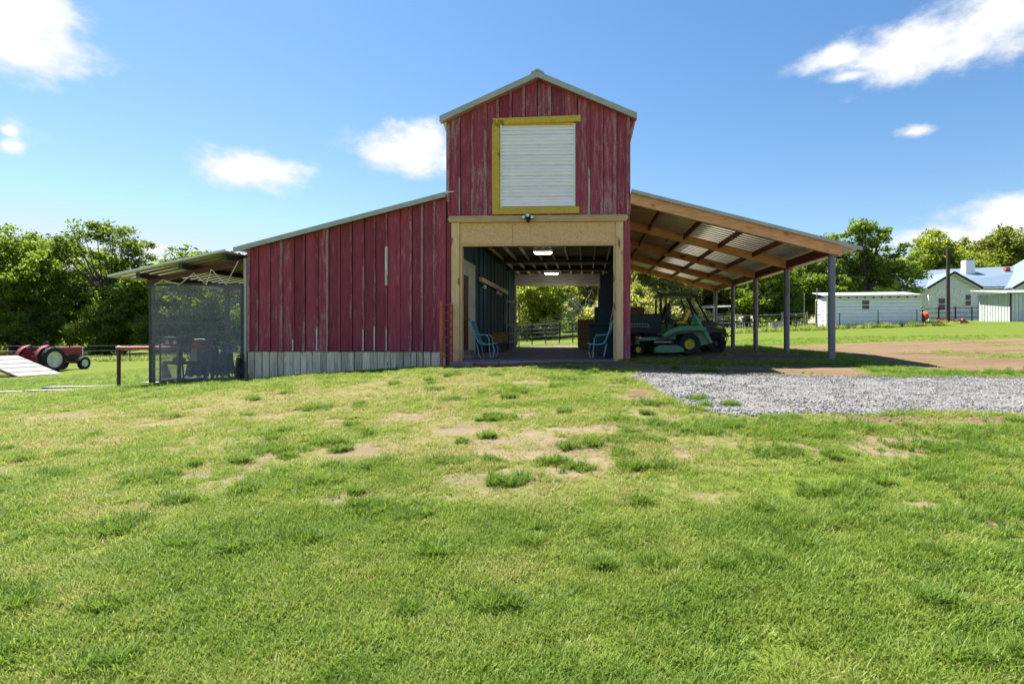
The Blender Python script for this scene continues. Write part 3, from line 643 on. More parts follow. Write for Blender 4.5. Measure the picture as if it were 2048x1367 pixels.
MB().lathe([(.0,0),(.03,0),(.03,.05),(.0,.05)], (-3.394, 1.55, 1.05), 'x', 10).build('knob', 'galv', dr)
MB().box(-3.438, -3.40, .33, .44, -.01, 2.40).build('door_casing', 'pale_wall', pw); MB().box(-3.438, -3.40, 1.63, 1.71, -.01, 2.40).build('door_casing', 'pale_wall', pw); MB().box(-3.438, -3.40, .44, 1.63, 2.29, 2.40).build('door_casing', 'pale_wall', pw)
MB().box(-3.428, -3.34, 3.3, 9.2, 2.30, 2.45).build('wall_rail', 'joist', barn)
for k in range(14): MB().box(.985, 1.035, .35+k*.86, .43+k*.86, -.02, 3.55).build('stud', 'frame_wood' if k < 2 else 'navy', barn)
MB().box(1.035, 1.039, .06, BD-.06, -.02, 3.55).build('wall_lining', 'navy', barn)
MB().box(.86, 1.02, .16, .30, -.02, 2.95).build('stud', 'frame_wood', barn)
# rear opening and the rolled-down part of its door
MB().box(-3.52, -3.40, BD-.12, BD-.052, -.02, 3.55).build('rear_jamb', 'frame_wood', barn); MB().box(.56, .68, BD-.12, BD-.052, -.02, 3.55).build('rear_jamb', 'frame_wood', barn)
MB().box(.682, 1.03, BD-.10, BD-.052, -.02, 3.55).build('rear_wall', 'navy', barn)
rd = MB().box(-3.42, .70, BD-.055, BD-.03, 2.92, 3.58).build('rear_door', 'sheet', barn)
for k in range(5):
    z = 2.99+k*.112
    MB().prism([(BD-.12,z+.006),(BD-.165,z+.035),(BD-.165,z+.07),(BD-.12,z+.104),(BD-.115,z+.104),(BD-.115,z+.006)], -3.46, .64, 'x').build('slat', 'sheet', rd)
MB().box(-3.46, .64, BD-.15, BD-.118, 2.93, 2.995).build('bottom_rail', 'sheet', rd)
# threshold blocks and the step under the inner door
x = -3.15
while x < .72:
    w = rb.uniform(.55, .95); w = min(w, .74-x)
    if w > .1:
        ob = MB().box(x, x+w-.015, -.26+rb.uniform(-.02,.02), -.09, -.16, -.045+rb.uniform(-.012,.012)).build('threshold_block', 'block', barn, bevel=.012)
    x += w
for (x0, x1, y0, y1, z0, z1) in ((-3.40,-3.02,.25,.62,-.02,.10),(-3.38,-2.96,.66,1.1,-.02,.09),(-3.40,-3.10,.40,.98,.102,.19),(-3.42,-2.86,-.40,-.28,-.22,-.06)):
    MB().box(x0, x1, y0, y1, z0, z1).build('step_block', 'block', barn, bevel=.012)

# things in and on the barn
for (x, y) in ((-1.42, 3.9), (-1.55, 10.3)):
    t = thing('ceiling_light', 'lit white wraparound lamp on the dark ceiling nearer the front doorway' if y < 6 else 'lit white lamp on the dark ceiling nearer the rear roller door', 'lamp', (x, y, 3.26), 0, 'lamps on the barn ceiling')
    MB().prism([(-.30,.05),(-.33,.10),(-.33,.14),(.33,.14),(.33,.10),(.30,.05)], -.10, .10).build('housing', 'whitepaint', t)
    MB().prism([(-.29,.048),(-.24,.0),(.24,.0),(.29,.048)], -.09, .09).build('diffuser', 'lamp', t)
    MB().box(-.02, .02, -.02, .02, .14, .298).build('hanger', 'galv', t)
t = thing('security_light', 'black three-headed security lamp on the timber door header', 'lamp', (-1.47, -.12, 3.58))
MB().lathe([(.07,.0),(.07,-.03),(.045,-.05)], (0,.005,.0), 'y', 14).build('base', 'black', t)
for dx, dz in ((-.11,.0),(0,.045),(.11,.0)):
    hd = MB().lathe([(.02,0),(.045,-.03),(.05,-.10),(.047,-.115)], (dx,-.05,dz), 'y', 14).build('lamp_head', 'black', t, True)
    MB().lathe([(.0,-.118),(.040,-.118),(.030,-.128),(.0,-.13)], (dx,-.05,dz), 'y', 12).build('lens', 'whitepaint', hd, True)
MB().lathe([(.03,-.03),(.05,-.07),(.03,-.10)], (0,-.02,-.09), 'y', 12).build('sensor', 'black', t, True)

def sling_chair(x, y, face, label):
    t = thing('sling_chair', label, 'chair', (x, y, -.02), 0, 'blue sling chairs inside the doorway'); f = face
    def side(pts, r, name, mat):
        for sy in (-.27, .27): MB().tube([(f*a, sy, b) for a, b in pts], r, 8).build(name, mat, t, True)
    def sheet(pts, name):
        m = MB(); n = len(pts)
        v = [(f*a, -.255, b) for a, b in pts]+[(f*a, .255, b) for a, b in pts]+[(f*a-f*.012, -.255, b-.014) for a, b in pts]+[(f*a-f*.012, .255, b-.014) for a, b in pts]
        fs = []
        for i in range(n-1): fs += [(i, i+1, n+i+1, n+i), (2*n+i, 3*n+i, 3*n+i+1, 2*n+i+1), (i, 2*n+i, 2*n+i+1, i+1), (n+i, n+i+1, 3*n+i+1, 3*n+i)]
        fs += [(0, n, 3*n, 2*n), (n-1, 3*n-1, 4*n-1, 2*n-1)]
        m.add(v, fs).build(name, 'chair_sling', t, True)
    sheet([(-.30,1.0),(-.28,.92),(-.20,.74),(-.12,.55),(-.06,.42)], 'backrest'); sheet([(-.06,.415),(.0,.385),(.12,.375),(.30,.40),(.38,.41),(.40,.395)], 'seat')
    side([(-.31,1.01),(-.21,.75),(-.09,.43),(-.04,.39),(.12,.365),(.39,.40)], .014, 'side_rail', 'chair_frame')
    side([(.24,.0),(.22,.25),(.20,.52),(.16,.60),(.10,.625),(-.14,.63)], .014, 'arm', 'chair_frame')
    side([(-.02,.0),(-.06,.06),(-.10,.25),(-.13,.40)], .014, 'leg', 'chair_frame')
    side([(.30,.0),(.36,.2),(.30,.38)], .012, 'leg', 'chair_frame')
    for a, b in ((-.30,1.0),(.30,.385)): MB().tube([(f*a, -.27, b), (f*a, .27, b)], .012, 8).build('crossbar', 'chair_frame', t)
sling_chair(-2.80, .78, 1, 'blue sling patio chair beside the pale wall and brown inner door')
sling_chair(.42, .80, -1, 'blue sling patio chair by the door jamb nearer the carport before a green bin')

def hay_bale(loc, rz, label, sx=.92, sy=.46, sz=.38, cat='hay bale', grp=None):
    t = thing('hay_bale', label, cat, loc, rz, grp)
    bm = bmesh.new(); bmesh.ops.create_cube(bm, size=1); bmesh.ops.subdivide_edges(bm, edges=bm.edges, cuts=5, use_grid_fill=True)
    for v in bm.verts:
        p = v.co.copy(); k = .93+.07*(1-abs(p.x*2)**8)
        q = Vector((p.x*sx, p.y*sy*(1-.06*abs(2*p.z)**4), p.z*sz*(1-.06*abs(2*p.y)**4)))
        q += Vector((rb.uniform(-1,1), rb.uniform(-1,1), rb.uniform(-1,1)))*.011; v.co = q+Vector((0,0,sz/2))
    me = bpy.data.meshes.new('straw'); bm.to_mesh(me); bm.free(); me.materials.append(M['hay'])
    o = bpy.data.objects.new('straw', me); COL.objects.link(o); o.parent = t
    return t
for k in range(2):
    for j in range(2): hay_bale((.22+.02*j, 8.6+j*.5, -.02+k*.62), .03*j, ('brown hay bale lying on the barn floor' if k == 0 else 'brown hay bale lying on top of another in the barn')+(' beside the rear doorway' if j else ' behind the dark wheeled bin'), 1.12, .49, .60, grp='bales in the barn')
hay_bale((-3.05, 5.2, .30), 1.5, 'small brown bale on the low dark shelf by the inner dark wall', .8, .42, .36)
t = thing('low_shelf', 'low dark shelf carrying a small bale by the inner wall', 'shelf', (-3.1, 5.2, -.02))
MB().box(-.28, .28, -.5, .5, .28, .32).build('top', 'navy', t)
for sx in (-.24,.24):
    for sy in (-.44,.44): MB().box(sx-.03, sx+.03, sy-.03, sy+.03, 0, .28).build('leg', 'navy', t)
t = thing('shelf_unit', 'tall dark shelf unit with pale shelf edges by the rear doorway', 'shelf', (-3.16, 9.4, -.02))
for sx, sy in ((.20,-.5),(-.22,-.5),(.20,.5),(-.22,.5)): MB().box(sx-.02, sx+.02, sy-.02, sy+.02, 0, 2.1).build('upright', 'galv', t)
for z in (.28, .62, .98, 2.0): MB().box(-.24, .225, -.52, .52, z, z+.04).build('shelf', 'pale_wall', t)
t = thing('wheeled_bin', 'dark teal wheeled bin with lid in front of the hay bales', 'bin', (.42, 4.2, -.02))
MB().hexa([(-.26,-.28,.06),(.26,-.28,.06),(.26,.28,.06),(-.26,.28,.06)], [(-.33,-.36,.92),(.33,-.36,.92),(.33,.36,.92),(-.33,.36,.92)]).build('body', 'teal_plastic', t, bevel=.03)
MB().prism([(-.36,.925),(-.34,1.0),(.34,1.0),(.36,.925)], -.38, .38).build('lid', 'teal_plastic', t, bevel=.015)
for s in (-1, 1): MB().lathe([(.0,-.03),(.1,-.03),(.1,.03),(.0,.03)], (.2, s*.25, .10), 'y', 14).build('wheel', 'tyre', t)
MB().tube([(-.35,-.25,.95),(-.40,-.25,.98),(-.40,.25,.98),(-.35,.25,.95)], .015).build('handle', 'teal_plastic', t)
t = thing('storage_bin', 'dark green square storage bin behind the chair nearer the carport', 'bin', (.62, 1.75, -.02))
MB().hexa([(-.30,-.30,.0),(.30,-.30,.0),(.30,.30,.0),(-.30,.30,.0)], [(-.34,-.34,.62),(.34,-.34,.62),(.34,.34,.62),(-.34,.34,.62)]).build('body', 'teal_plastic', t, bevel=.02)
MB().box(-.36, .36, -.36, .36, .622, .68).build('lid', 'teal_plastic', t, bevel=.015)
t = thing('tall_cabinet', 'tall navy cabinet with stepped top against the inner stud wall', 'cabinet', (.68, 6.4, -.02))
MB().box(-.36, .30, -.55, .55, 0, 1.62).build('body', 'navy_plastic', t); MB().box(-.22, .30, -.55, .50, 1.622, 2.30).build('upper_box', 'navy_plastic', t)
for s in (-.27,.27): MB().box(-.372, -.362, s-.25, s+.25, .08, 1.55).build('door', 'navy_plastic', t)
for i, (a, b) in enumerate((((.55,2.6,0),(.85,2.75,1.55)), ((.62,3.2,0),(.92,3.3,1.35)))):
    t = thing('rake', ('pale handled rake leaning on the inner stud wall' if i == 0 else 'shorter pale handled fork leaning on the inner stud wall'), 'tool', (a[0], a[1], -.02))
    d = Vector(b)-Vector(a); MB().tube([(0,0,0), d], .014).build('handle', 'joist', t)
    MB().box(d.x-.02, d.x+.02, d.y-.18, d.y+.18, d.z, d.z+.03).build('head', 'iron', t)
    for k in range(5): MB().box(d.x-.008, d.x+.008, d.y-.17+k*.08, d.y-.155+k*.08, d.z+.03, d.z+.12).build('tine', 'iron', t)
t = thing('electrical_box', 'grey electrical box with pale cover and conduit on the stud wall', 'electrical box', (.93, .55, 1.55))
MB().box(-.08, .05, -.14, .14, 0, .24).build('box', 'sheet_white', t, bevel=.008); MB().box(-.07, .05, -.10, .10, -.28, -.03).build('meter', 'black', t, bevel=.01)
for y in (-.05, .05): MB().tube([(0,y,.24),(0,y,1.3)], .014).build('conduit', 'galv', t)
# hung gate, swung open against the left jamb
t = thing('pipe_gate', 'orange red pipe gate swung open at the door jamb beside the red wing', 'gate', (-3.42, -.12, 0))
g0, g1 = (-.03, -.98), (.0, -.14)
for (gx_, gy_), z in ((g0, 1.44), (g1, 1.40)): MB().tube([(gx_,gy_,-.22),(gx_,gy_,z)], .042, 10).build('upright', 'redpipe', t, True)
for z in (.10,.36,.56,.76,.96,1.16,1.34): MB().tube([(g0[0],g0[1],z),(g1[0],g1[1],z)], .017, 8).build('rail', 'redpipe', t, True)
MB().tube([(g1[0],g1[1],.2),(g1[0]-.03,-.04+.12,.2)], .02).build('hinge', 'iron', t); MB().tube([(g1[0],g1[1],1.2),(g1[0]-.03,-.04+.12,1.2)], .02).build('hinge', 'iron', t)
for i, (y, z) in enumerate(((3.9, 2.1), (6.6, 2.12), (7.3, 2.1))):  # unidentified small white objects, added as plain pale shapes
    t = thing('hung_object', 'small pale object hanging under the wall rail in the barn', 'lamp', (-3.36, y, z), 0, 'pale things hung on the wall rail')
    MB().lathe([(.03,0),(.07,.03),(.07,.10),(.03,.14)], (0,0,0), 'z', 10).build('pale_body', 'whitepaint', t, True); MB().tube([(0,0,.14),(0,0,.22)], .006).build('hook', 'iron', t)

# ------------------------------------------------------------------ open carport lean-to
cp = thing('carport', 'open timber carport with corrugated roof on grey pipe posts', 'carport')
def croof(x): return 4.215-(x-1.13)*.262
prof = []; y = -.20
while y < BD+.1:
    prof += [(y, .0), (y+.13, .0), (y+.16, .042), (y+.22, .042), (y+.25, .0)]
    y += .25
prof.append((y, 0)); pr = np.array(prof); xa, xb = 1.14, 6.80
V = np.concatenate([np.stack([np.full(len(pr), x_), pr[:,0], croof(x_)+.004+pr[:,1]], 1) for x_ in (xa, xb)])
n_ = len(pr); F = np.array([(i, i+1, n_+i+1, n_+i) for i in range(n_-1)])
me = mesh_np('roof_sheet', V, F, 'sheet'); o = bpy.data.objects.new('roof_sheet', me); COL.objects.link(o); o.parent = cp
sm = o.modifiers.new('thick', 'SOLIDIFY'); sm.thickness = .004
MB().hexa([(1.14,-.245,croof(1.14)-.03),(6.81,-.245,croof(6.81)-.03),(6.81,-.205,croof(6.81)-.03),(1.14,-.205,croof(1.14)-.03)],
          [(1.14,-.245,croof(1.14)+.06),(6.81,-.245,croof(6.81)+.06),(6.81,-.205,croof(6.81)+.06),(1.14,-.205,croof(1.14)+.06)]).build('fascia_trim', 'galv', cp)
for i in range(5):
    y0 = i*3.05-.045+(.0 if i else .0); dz = .006; dep = .265
    for (o0, o1) in (((-.05,.0),(.004,.05)) if i in (0,) else ((0,.09),)):
        a, b = (y0+o0-.0, y0+o1)
        MB().hexa([(1.13,a,croof(1.13)-dz-dep),(6.36,a,croof(6.36)-dz-dep),(6.36,b,croof(6.36)-dz-dep),(1.13,b,croof(1.13)-dz-dep)],
                  [(1.13,a,croof(1.13)-dz),(6.36,a,croof(6.36)-dz),(6.36,b,croof(6.36)-dz),(1.13,b,croof(1.13)-dz)]).build('rafter', 'timber', cp, bevel=.004)
    for k, xk in enumerate((1.95, 3.02, 4.08, 5.12)):
        if i == 4: break
        zt = croof(xk)-.03; MB().hexa([(xk-.02,y0+.094,zt-.15),(xk+.02,y0+.094,zt-.15),(xk+.02,y0+3.046,zt-.15),(xk-.02,y0+3.046,zt-.15)],
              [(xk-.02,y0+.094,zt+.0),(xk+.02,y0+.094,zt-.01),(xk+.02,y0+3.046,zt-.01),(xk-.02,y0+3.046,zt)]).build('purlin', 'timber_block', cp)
    if i < 4:
        xk = 6.17; zt = croof(xk)-.012
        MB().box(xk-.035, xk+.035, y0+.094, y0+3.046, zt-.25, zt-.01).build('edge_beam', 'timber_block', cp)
    z0 = h1(6.17, i*3.05)
    p = MB().tube([(6.17,i*3.05,z0-.15),(6.17,i*3.05,croof(6.17)-.24)], .085, 16).build('post', 'pipe', cp, True)
    MB().box(6.05, 6.29, i*3.05-.10, i*3.05+.10, croof(6.17)-.300, croof(6.17)-.285).build('post_plate', 'awn_red', p)
MB().box(1.115, 1.128, -.04, BD, 3.70, 4.16).build('ledger', 'timber', cp)
for (x, z) in ((5.98, croof(5.98)-.08), (5.98, croof(5.98)-.19)): MB().lathe([(.0,-.012),(.018,-.01),(.018,.004),(.0,.004)], (x,-.10,z), 'y', 8).build('bolt', 'galv', cp)
t = thing('round_lamp', 'small round lamp on the carport rafter underside', 'lamp', (2.75, 4.4, croof(2.75)-.10))
MB().lathe([(.10,.1),(.10,.02),(.07,-.02),(.0,-.03)], (0,0,0), 'z', 14).build('body', 'galv', t, True)

# ------------------------------------------------------------------ wheels, mower, utility vehicle
def wheel(parent, c, r, w, rim_r, rim_mat='jdyellow', lugs=0, axis='y', name='wheel', side=-1):
    wv = MB()
    pr = [(rim_r, -w*.42), (r*.86, -w*.5), (r*.97, -w*.38), (r, -w*.15), (r, w*.15), (r*.97, w*.38), (r*.86, w*.5), (rim_r, w*.42)]
    ty = wv.lathe(pr, c, axis, 32, False).build(name, 'tyre', parent, True)
    if lugs:
        m = MB(); cc = Vector(c)
        for k in range(lugs):
            for s_ in (-1, 1):
                a = 2*math.pi*(k+(.5 if s_ > 0 else 0))/lugs; a2 = a+.16
                def P(ang, off, rr):
                    q = (math.cos(ang)*rr, math.sin(ang)*rr)
                    return cc+(Vector((q[0], off, q[1])) if axis == 'y' else Vector((off, q[0], q[1])))
                t_ = .035*r/.65
                m.hexa([P(a,s_*w*.02,r*.985),P(a+t_/r,s_*w*.02,r*.985),P(a2+t_/r,s_*w*.52,r*.90),P(a2,s_*w*.52,r*.90)], [P(a,s_*w*.02,r*1.045),P(a+t_/r,s_*w*.02,r*1.045),P(a2+t_/r,s_*w*.52,r*1.0),P(a2,s_*w*.52,r*1.0)])
        m.build('tread', 'tyre', ty)
    # dished rim
    d = side
    MB().lathe([(rim_r*1.0, d*w*.40), (rim_r*.93, d*w*.44), (rim_r*.88, d*w*.30), (rim_r*.55, d*w*.16), (rim_r*.30, d*w*.20), (rim_r*.28, d*w*.30), (.001, d*w*.30)], c, axis, 28, False).build('rim', rim_mat, ty, True)
    return ty
mz = h1(2.4, 2.5)
mw = thing('riding_mower', 'green zero-turn riding mower with yellow seat and yellow wheel hubs', 'mower', (0, 2.5, mz))
for s, yy in ((-1, -.45), (1, .45)):
    wheel(mw, (3.0, yy, .325), .325, .26, .15, 'jdyellow', 0, side=s)
    wheel(mw, (1.53, yy, .165), .165, .14, .085, 'jdyellow', 0, side=s, name='caster')
    hub = MB().lathe([(.050,s*.02),(.052,s*.045),(.03,s*.05),(.028,s*.03)], (3.0, yy+s*.03, .325), 'y', 6).build('hub_emblem', 'black', mw)
    MB().prism([(1.47,.16),(1.53,.14),(1.60,.47),(1.54,.49)], yy-s*.10-.012, yy-s*.10+.012).build('caster_fork', 'green', mw)
    MB().lathe([(.055,0),(.06,.06),(.03,.08)], (1.57, yy-s*.02, .47), 'z', 12).build('caster_cap', 'galv', mw, True)
    MB().beam((1.58,yy-s*.02,.46), (2.62,yy-s*.06,.52), .07, .085).build('frame_rail', 'green2', mw)
    MB().prism([(2.16,.58),(2.42,.76),(2.72,.86),(3.32,.87),(3.50,.80),(3.44,.70),(3.0,.72),(2.62,.68),(2.30,.52)], yy-.15, yy+.15).build('fender', 'green', mw, bevel=.02)
    MB().prism([(2.08,.50),(2.30,.60),(2.62,.70),(3.30,.74),(3.30,.66),(2.66,.60),(2.4,.48)], yy-s*.02-.155, yy-s*.02+.155).build('footwell_panel', 'bedgrey', mw, bevel=.015)
    MB().beam((3.18,yy*.9,1.16), (3.66,yy*.9,.36), .06, .085).build('roll_bar', 'green2', mw)
    MB().tube([(2.70,yy*.62,.86),(2.55,yy*.62,1.12),(2.60,yy*.3,1.2)], .015).build('lap_bar', 'black', mw, True)
MB().prism([(1.95,.10),(1.98,.24),(2.15,.30),(2.60,.30),(2.78,.24),(2.82,.10)], -.70, .62).build('mower_deck', 'green2', mw, bevel=.02)
MB().prism([(2.0,.095),(2.0,.19),(2.72,.19),(2.72,.095)], -.715, -.702).build('deck_skirt', 'green2', mw)
MB().box(1.98, 2.50, -.66, -.52, .36, .42).build('foot_bar', 'black', mw); MB().box(1.96, 2.44, -.672, -.661, .375, .405).build('foot_bar_strip', 'galv', mw)
MB().lathe([(.14,0),(.15,.10),(.10,.13)], (2.5,-.3,.30), 'z', 16).build('spindle_cover', 'black', mw, True); MB().lathe([(.14,0),(.15,.10),(.10,.13)], (2.3,.2,.30), 'z', 16).build('spindle_cover', 'black', mw, True)
MB().prism([(2.7,.84),(2.98,.84),(3.02,.92),(2.66,.92)], -.26, .26).build('seat_pan', 'black', mw, bevel=.02)
MB().prism([(2.62,.925),(2.66,.98),(2.92,.99),(2.98,.925)], -.24, .24).build('seat_cushion', 'jdyellow', mw, bevel=.03)
MB().prism([(2.86,.99),(2.98,1.0),(3.10,1.25),(3.08,1.34),(3.00,1.33),(2.92,1.15)], -.22, .22).build('seat_back', 'jdyellow', mw, bevel=.03)
MB().prism([(3.05,.40),(3.05,.86),(3.52,.80),(3.62,.60),(3.60,.30),(3.2,.25)], -.33, .33).build('engine_cover', 'green2', mw, bevel=.03)
MB().prism([(3.10,.87),(3.12,1.12),(3.20,1.18),(3.40,1.12),(3.44,.86)], -.18, .18).build('air_cleaner', 'green', mw, bevel=.03)
MB().box(2.0, 3.1, -.34, .34, .30, .44).build('chassis', 'iron', mw)

uz = h1(3, 4.6)
uv = thing('utility_vehicle', 'black and green utility vehicle with roof and dump bed facing away from barn', 'vehicle', (0, 4.6, uz))
for s, yy in ((-1, -.62), (1, .62)):
    wheel(uv, (4.22, yy, .33), .33, .26, .17, 'black', 14, side=s); wheel(uv, (2.05, yy, .33), .33, .28, .17, 'black', 14, side=s)
    MB().tube([(2.44,yy*.95,.75),(2.44,yy*.92,1.80),(2.50,yy*.9,1.90)], .035, 8).build('roof_pillar', 'black', uv, True)
    MB().tube([(2.66,yy*.95,.75),(2.62,yy*.92,1.85)], .03, 8).build('roof_pillar', 'black', uv, True)
    MB().tube([(4.02,yy*.95,1.02),(3.72,yy*.93,1.55),(3.58,yy*.9,1.86)], .035, 8).build('windshield_pillar', 'black', uv, True)
    MB().tube([(3.62,yy*.95,.95),(3.42,yy*.93,1.55),(3.30,yy*.9,1.84)], .03, 8).build('roof_pillar', 'black', uv, True)
    MB().prism([(4.20,.86),(4.30,.93),(4.40,.92),(4.48,.83),(4.40,.80)], yy*.85-.10, yy*.85+.10).build('headlight', 'jdyellow', uv, bevel=.02)
    MB().prism([(3.80,.40),(3.86,.72),(4.05,.76),(4.05,.70),(3.96,.62),(3.92,.40)], yy-.14, yy+.14).build('mud_guard', 'black', uv)
    MB().prism([(2.7,1.0),(2.72,1.10),(3.05,1.10),(3.08,1.0)], yy*.5-.24, yy*.5+.24).build('seat', 'bedgrey', uv, bevel=.03)
    MB().prism([(2.62,1.10),(2.70,1.62),(2.80,1.62),(2.78,1.10)], yy*.5-.22, yy*.5+.22).build('seat_back', 'black', uv, bevel=.03)
MB().prism([(2.36,1.86),(2.40,1.95),(2.8,1.99),(3.4,1.97),(3.64,1.90),(3.66,1.84),(3.3,1.87),(2.6,1.88)], -.68, .68).build('roof', 'black', uv, bevel=.02)
MB().prism([(4.03,1.04),(3.62,1.84),(3.605,1.84),(4.015,1.04)], -.55, .55).build('windshield', 'shield', uv)
bd = MB().prism([(.85,.70),(.80,1.22),(2.40,1.26),(2.44,1.20),(2.40,.62)], -.70, .70).build('dump_bed', 'bedgrey', uv, bevel=.025)
MB().prism([(.86,1.225),(.86,1.27),(2.36,1.31),(2.40,1.262)], -.72, .72).build('bed_rim', 'black', bd)
dc = MB().prism([(1.32,.86),(1.40,.99),(2.02,.985),(2.10,.84)], -.716, -.704).build('decal_plate', 'decal', bd)
for k in range(7): MB().box(1.43+k*.085, 1.485+k*.085, -.722, -.717, .885, .95).build('letter_block', 'bedgrey', dc)
MB().prism([(2.3,.35),(2.3,.70),(2.5,.98),(3.5,.98),(3.8,1.02),(4.05,1.05),(4.42,.92),(4.56,.76),(4.56,.52),(4.44,.46),(4.1,.40),(3.85,.34)], -.46, .46).build('body', 'green', uv, bevel=.03)
MB().prism([(3.75,1.02),(4.05,1.075),(4.43,.95),(4.585,.77),(4.585,.62),(4.0,.68)], -.60, .60).build('hood', 'black', uv, bevel=.03)
MB().prism([(1.1,.45),(1.1,.66),(2.35,.60),(2.35,.40)], -.30, .30).build('chassis', 'iron', uv)
MB().tube([(3.45,-.3,1.02),(3.30,-.3,1.18)], .02).build('steering_column', 'black', uv)
MB().lathe([(.15,-.012),(.17,-.012),(.17,.012),(.15,.012)], (3.28,-.30,1.20), 'x', 20).build('steering_wheel', 'black', uv)
MB().tube([(4.60,-.45,.40),(4.66,-.45,.62),(4.66,.45,.62),(4.60,.45,.40)], .025).build('bumper', 'black', uv, True)
MB().box(4.585, 4.70, -.14, .14, .50, .62).build('winch', 'black', uv, bevel=.01)
MB().tube([(4.70,-.02,.56),(4.86,-.02,.57),(4.94,-.02,.70)], .02).build('hook', 'iron', uv); MB().tube([(4.86,-.02,.56),(4.95,-.02,.55)], .02).build('hook', 'iron', uv); MB().tube([(4.78,-.06,.55),(4.76,-.06,.40),(4.70,-.06,.30)], .012).build('strap', 'black', uv)
for k in range(4):
    for j in range(2): hay_bale((1.72-.02*k*j, 6.9+j*.5, h1(1.7, 7)-.02+k*.42), .02*(k-1), ['lowest','second lowest','second highest','topmost'][k]+' hay bale in the '+('rear' if j else 'front')+' column of the stack behind the dump bed', .95, .47, .42, grp='stacked bales behind the dump bed')

# ------------------------------------------------------------------ screened awning
aw = thing('awning', 'pale metal awning on dark posts with a shade screen against barn', 'awning')
AX0, AX1, AD = -12.2, -9.0, 6.2
def aroof(x): return 2.10+(x-AX0)*.208
pr = []; y = -.55
while y < AD: pr += [(y,0),(y+.20,0),(y+.215,.03),(y+.285,.03),(y+.30,0)]; y += .30
pr = np.array(pr); V = np.concatenate([np.stack([np.full(len(pr), x_), pr[:,0], aroof(x_)+pr[:,1]], 1) for x_ in (AX0, AX1-.12)]); n_ = len(pr)
me = mesh_np('roof_sheet', V, np.array([(i, i+1, n_+i+1, n_+i) for i in range(n_-1)]), 'awn_sheet'); o = bpy.data.objects.new('roof_sheet', me); COL.objects.link(o); o.parent = aw
sm = o.modifiers.new('thick', 'SOLIDIFY'); sm.thickness = .004
MB().beam((AX0,-.565,aroof(AX0)+.02), (AX1-.12,-.565,aroof(AX1-.12)+.02), .02, .045).build('front_trim', 'whitepaint', aw)
MB().beam((AX0-.01,-.55,aroof(AX0)+.015), (AX0-.01,AD,aroof(AX0)+.015), .03, .05).build('eave_trim', 'whitepaint', aw)
for (xk, nm_) in ((-11.55,0),(-10.42,0),(-9.25,0)):
    MB().box(xk-.05, xk+.05, -.40, AD-.1, aroof(xk-.05)-.15, aroof(xk-.05)-.012).build('purlin', 'awn_dark', aw)
for yk in (.0, 3.0, 5.9):
    MB().hexa([(-11.62,yk-.03,aroof(-11.62)-.29),(-9.02,yk-.03,aroof(-9.02)-.29),(-9.02,yk+.03,aroof(-9.02)-.29),(-11.62,yk+.03,aroof(-11.62)-.29)],
              [(-11.62,yk-.03,aroof(-11.62)-.155),(-9.02,yk-.03,aroof(-9.02)-.155),(-9.02,yk+.03,aroof(-9.02)-.155),(-11.62,yk+.03,aroof(-11.62)-.155)]).build('rafter', 'awn_red', aw)
    MB().beam((-11.5,yk,1.93), (-8.98,yk,1.93), .05, .07).build('tie_beam', 'awn_dark', aw)
    pts = [(-11.40,1.93),(-11.15,aroof(-11.15)-.26),(-10.72,1.93),(-10.32,aroof(-10.32)-.26),(-9.98,1.93),(-9.85,aroof(-9.85)-.26),(-9.45,1.93),(-9.12,aroof(-9.12)-.2)]
    for a, b in zip(pts, pts[1:]):
        MB().tube([(a[0],yk-.02 if yk else -.05,a[1]),(b[0],yk-.02 if yk else -.05,b[1])], .011, 6).build('web_rod', 'white_rod', aw)
for (xk, yk) in ((-11.50,0),(-11.50,3.0),(-11.50,5.9),(-9.40,3.0),(-9.40,5.9),(-9.03,0)):
    zb = h1(xk, yk); MB().box(xk-.05, xk+.05, yk-.05, yk+.05, zb-.2, aroof(xk)-.292 if yk or xk < -10 else 1.9).build('post', 'awn_dark', aw)
MB().box(-8.985, -8.91, -.04, .05, -.85, 2.62).build('corner_post', 'galv', aw)
sc = MB(); K = 24
for i in range(K+1):
    for j in range(13):
        x = -11.46+i/K*2.44; z = -.60+j/12*2.52; sc.v.append((x, -.062+.012*math.sin(i*.9+j*.35)+.006*math.sin(j*2.1), z-(.02*math.sin(math.pi*i/K) if j == 12 else 0)))
for i in range(K):
    for j in range(12): a = i*13+j; sc.f.append((a, a+13, a+14, a+1))
so_ = sc.build('shade_screen', 'screen', aw, True)
MB().beam((-11.5,-.03,-.60), (-10.9,-.03,-.60), .04, .04).build('sill_rail', 'awn_dark', aw)
# things standing behind the screen
def at_ground(x, y): return (x, y, h1(x, y))
t = thing('pedestal_machine', 'dark pedestal machine with round hub and red topped arm behind screen', 'machine', at_ground(-11.5, .95))
MB().box(-.34, .62, -.25, .25, .05, .14).build('base', 'iron', t, bevel=.02)
for sx in (-.3, .55): MB().box(sx-.05, sx+.05, -.3, .3, 0, .06).build('foot', 'iron', t)
MB().tube([(0,0,.13),(0,0,1.12)], .055, 10).build('column', 'awn_red', t, True)
MB().lathe([(.11,-.12),(.13,-.06),(.13,.06),(.11,.12)], (0,0,.62), 'y', 18).build('hub', 'iron', t, True)
MB().box(-.45, .58, -.05, .05, .52, .62).build('arm', 'iron', t); MB().hexa([(-.42,-.1,.10),(-.26,-.1,.10),(-.26,.1,.10),(-.42,.1,.10)], [(-.47,-.06,.52),(-.40,-.06,.52),(-.40,.06,.52),(-.47,.06,.52)]).build('brace', 'iron', t)
MB().box(-.38, .16, -.12, .12, .98, 1.30).build('control_box', 'iron', t, bevel=.02)
for x in (-.24, -.02): MB().lathe([(.06,-.135),(.06,-.121)], (x,0,1.14), 'y', 14).build('dial', 'galv', t)
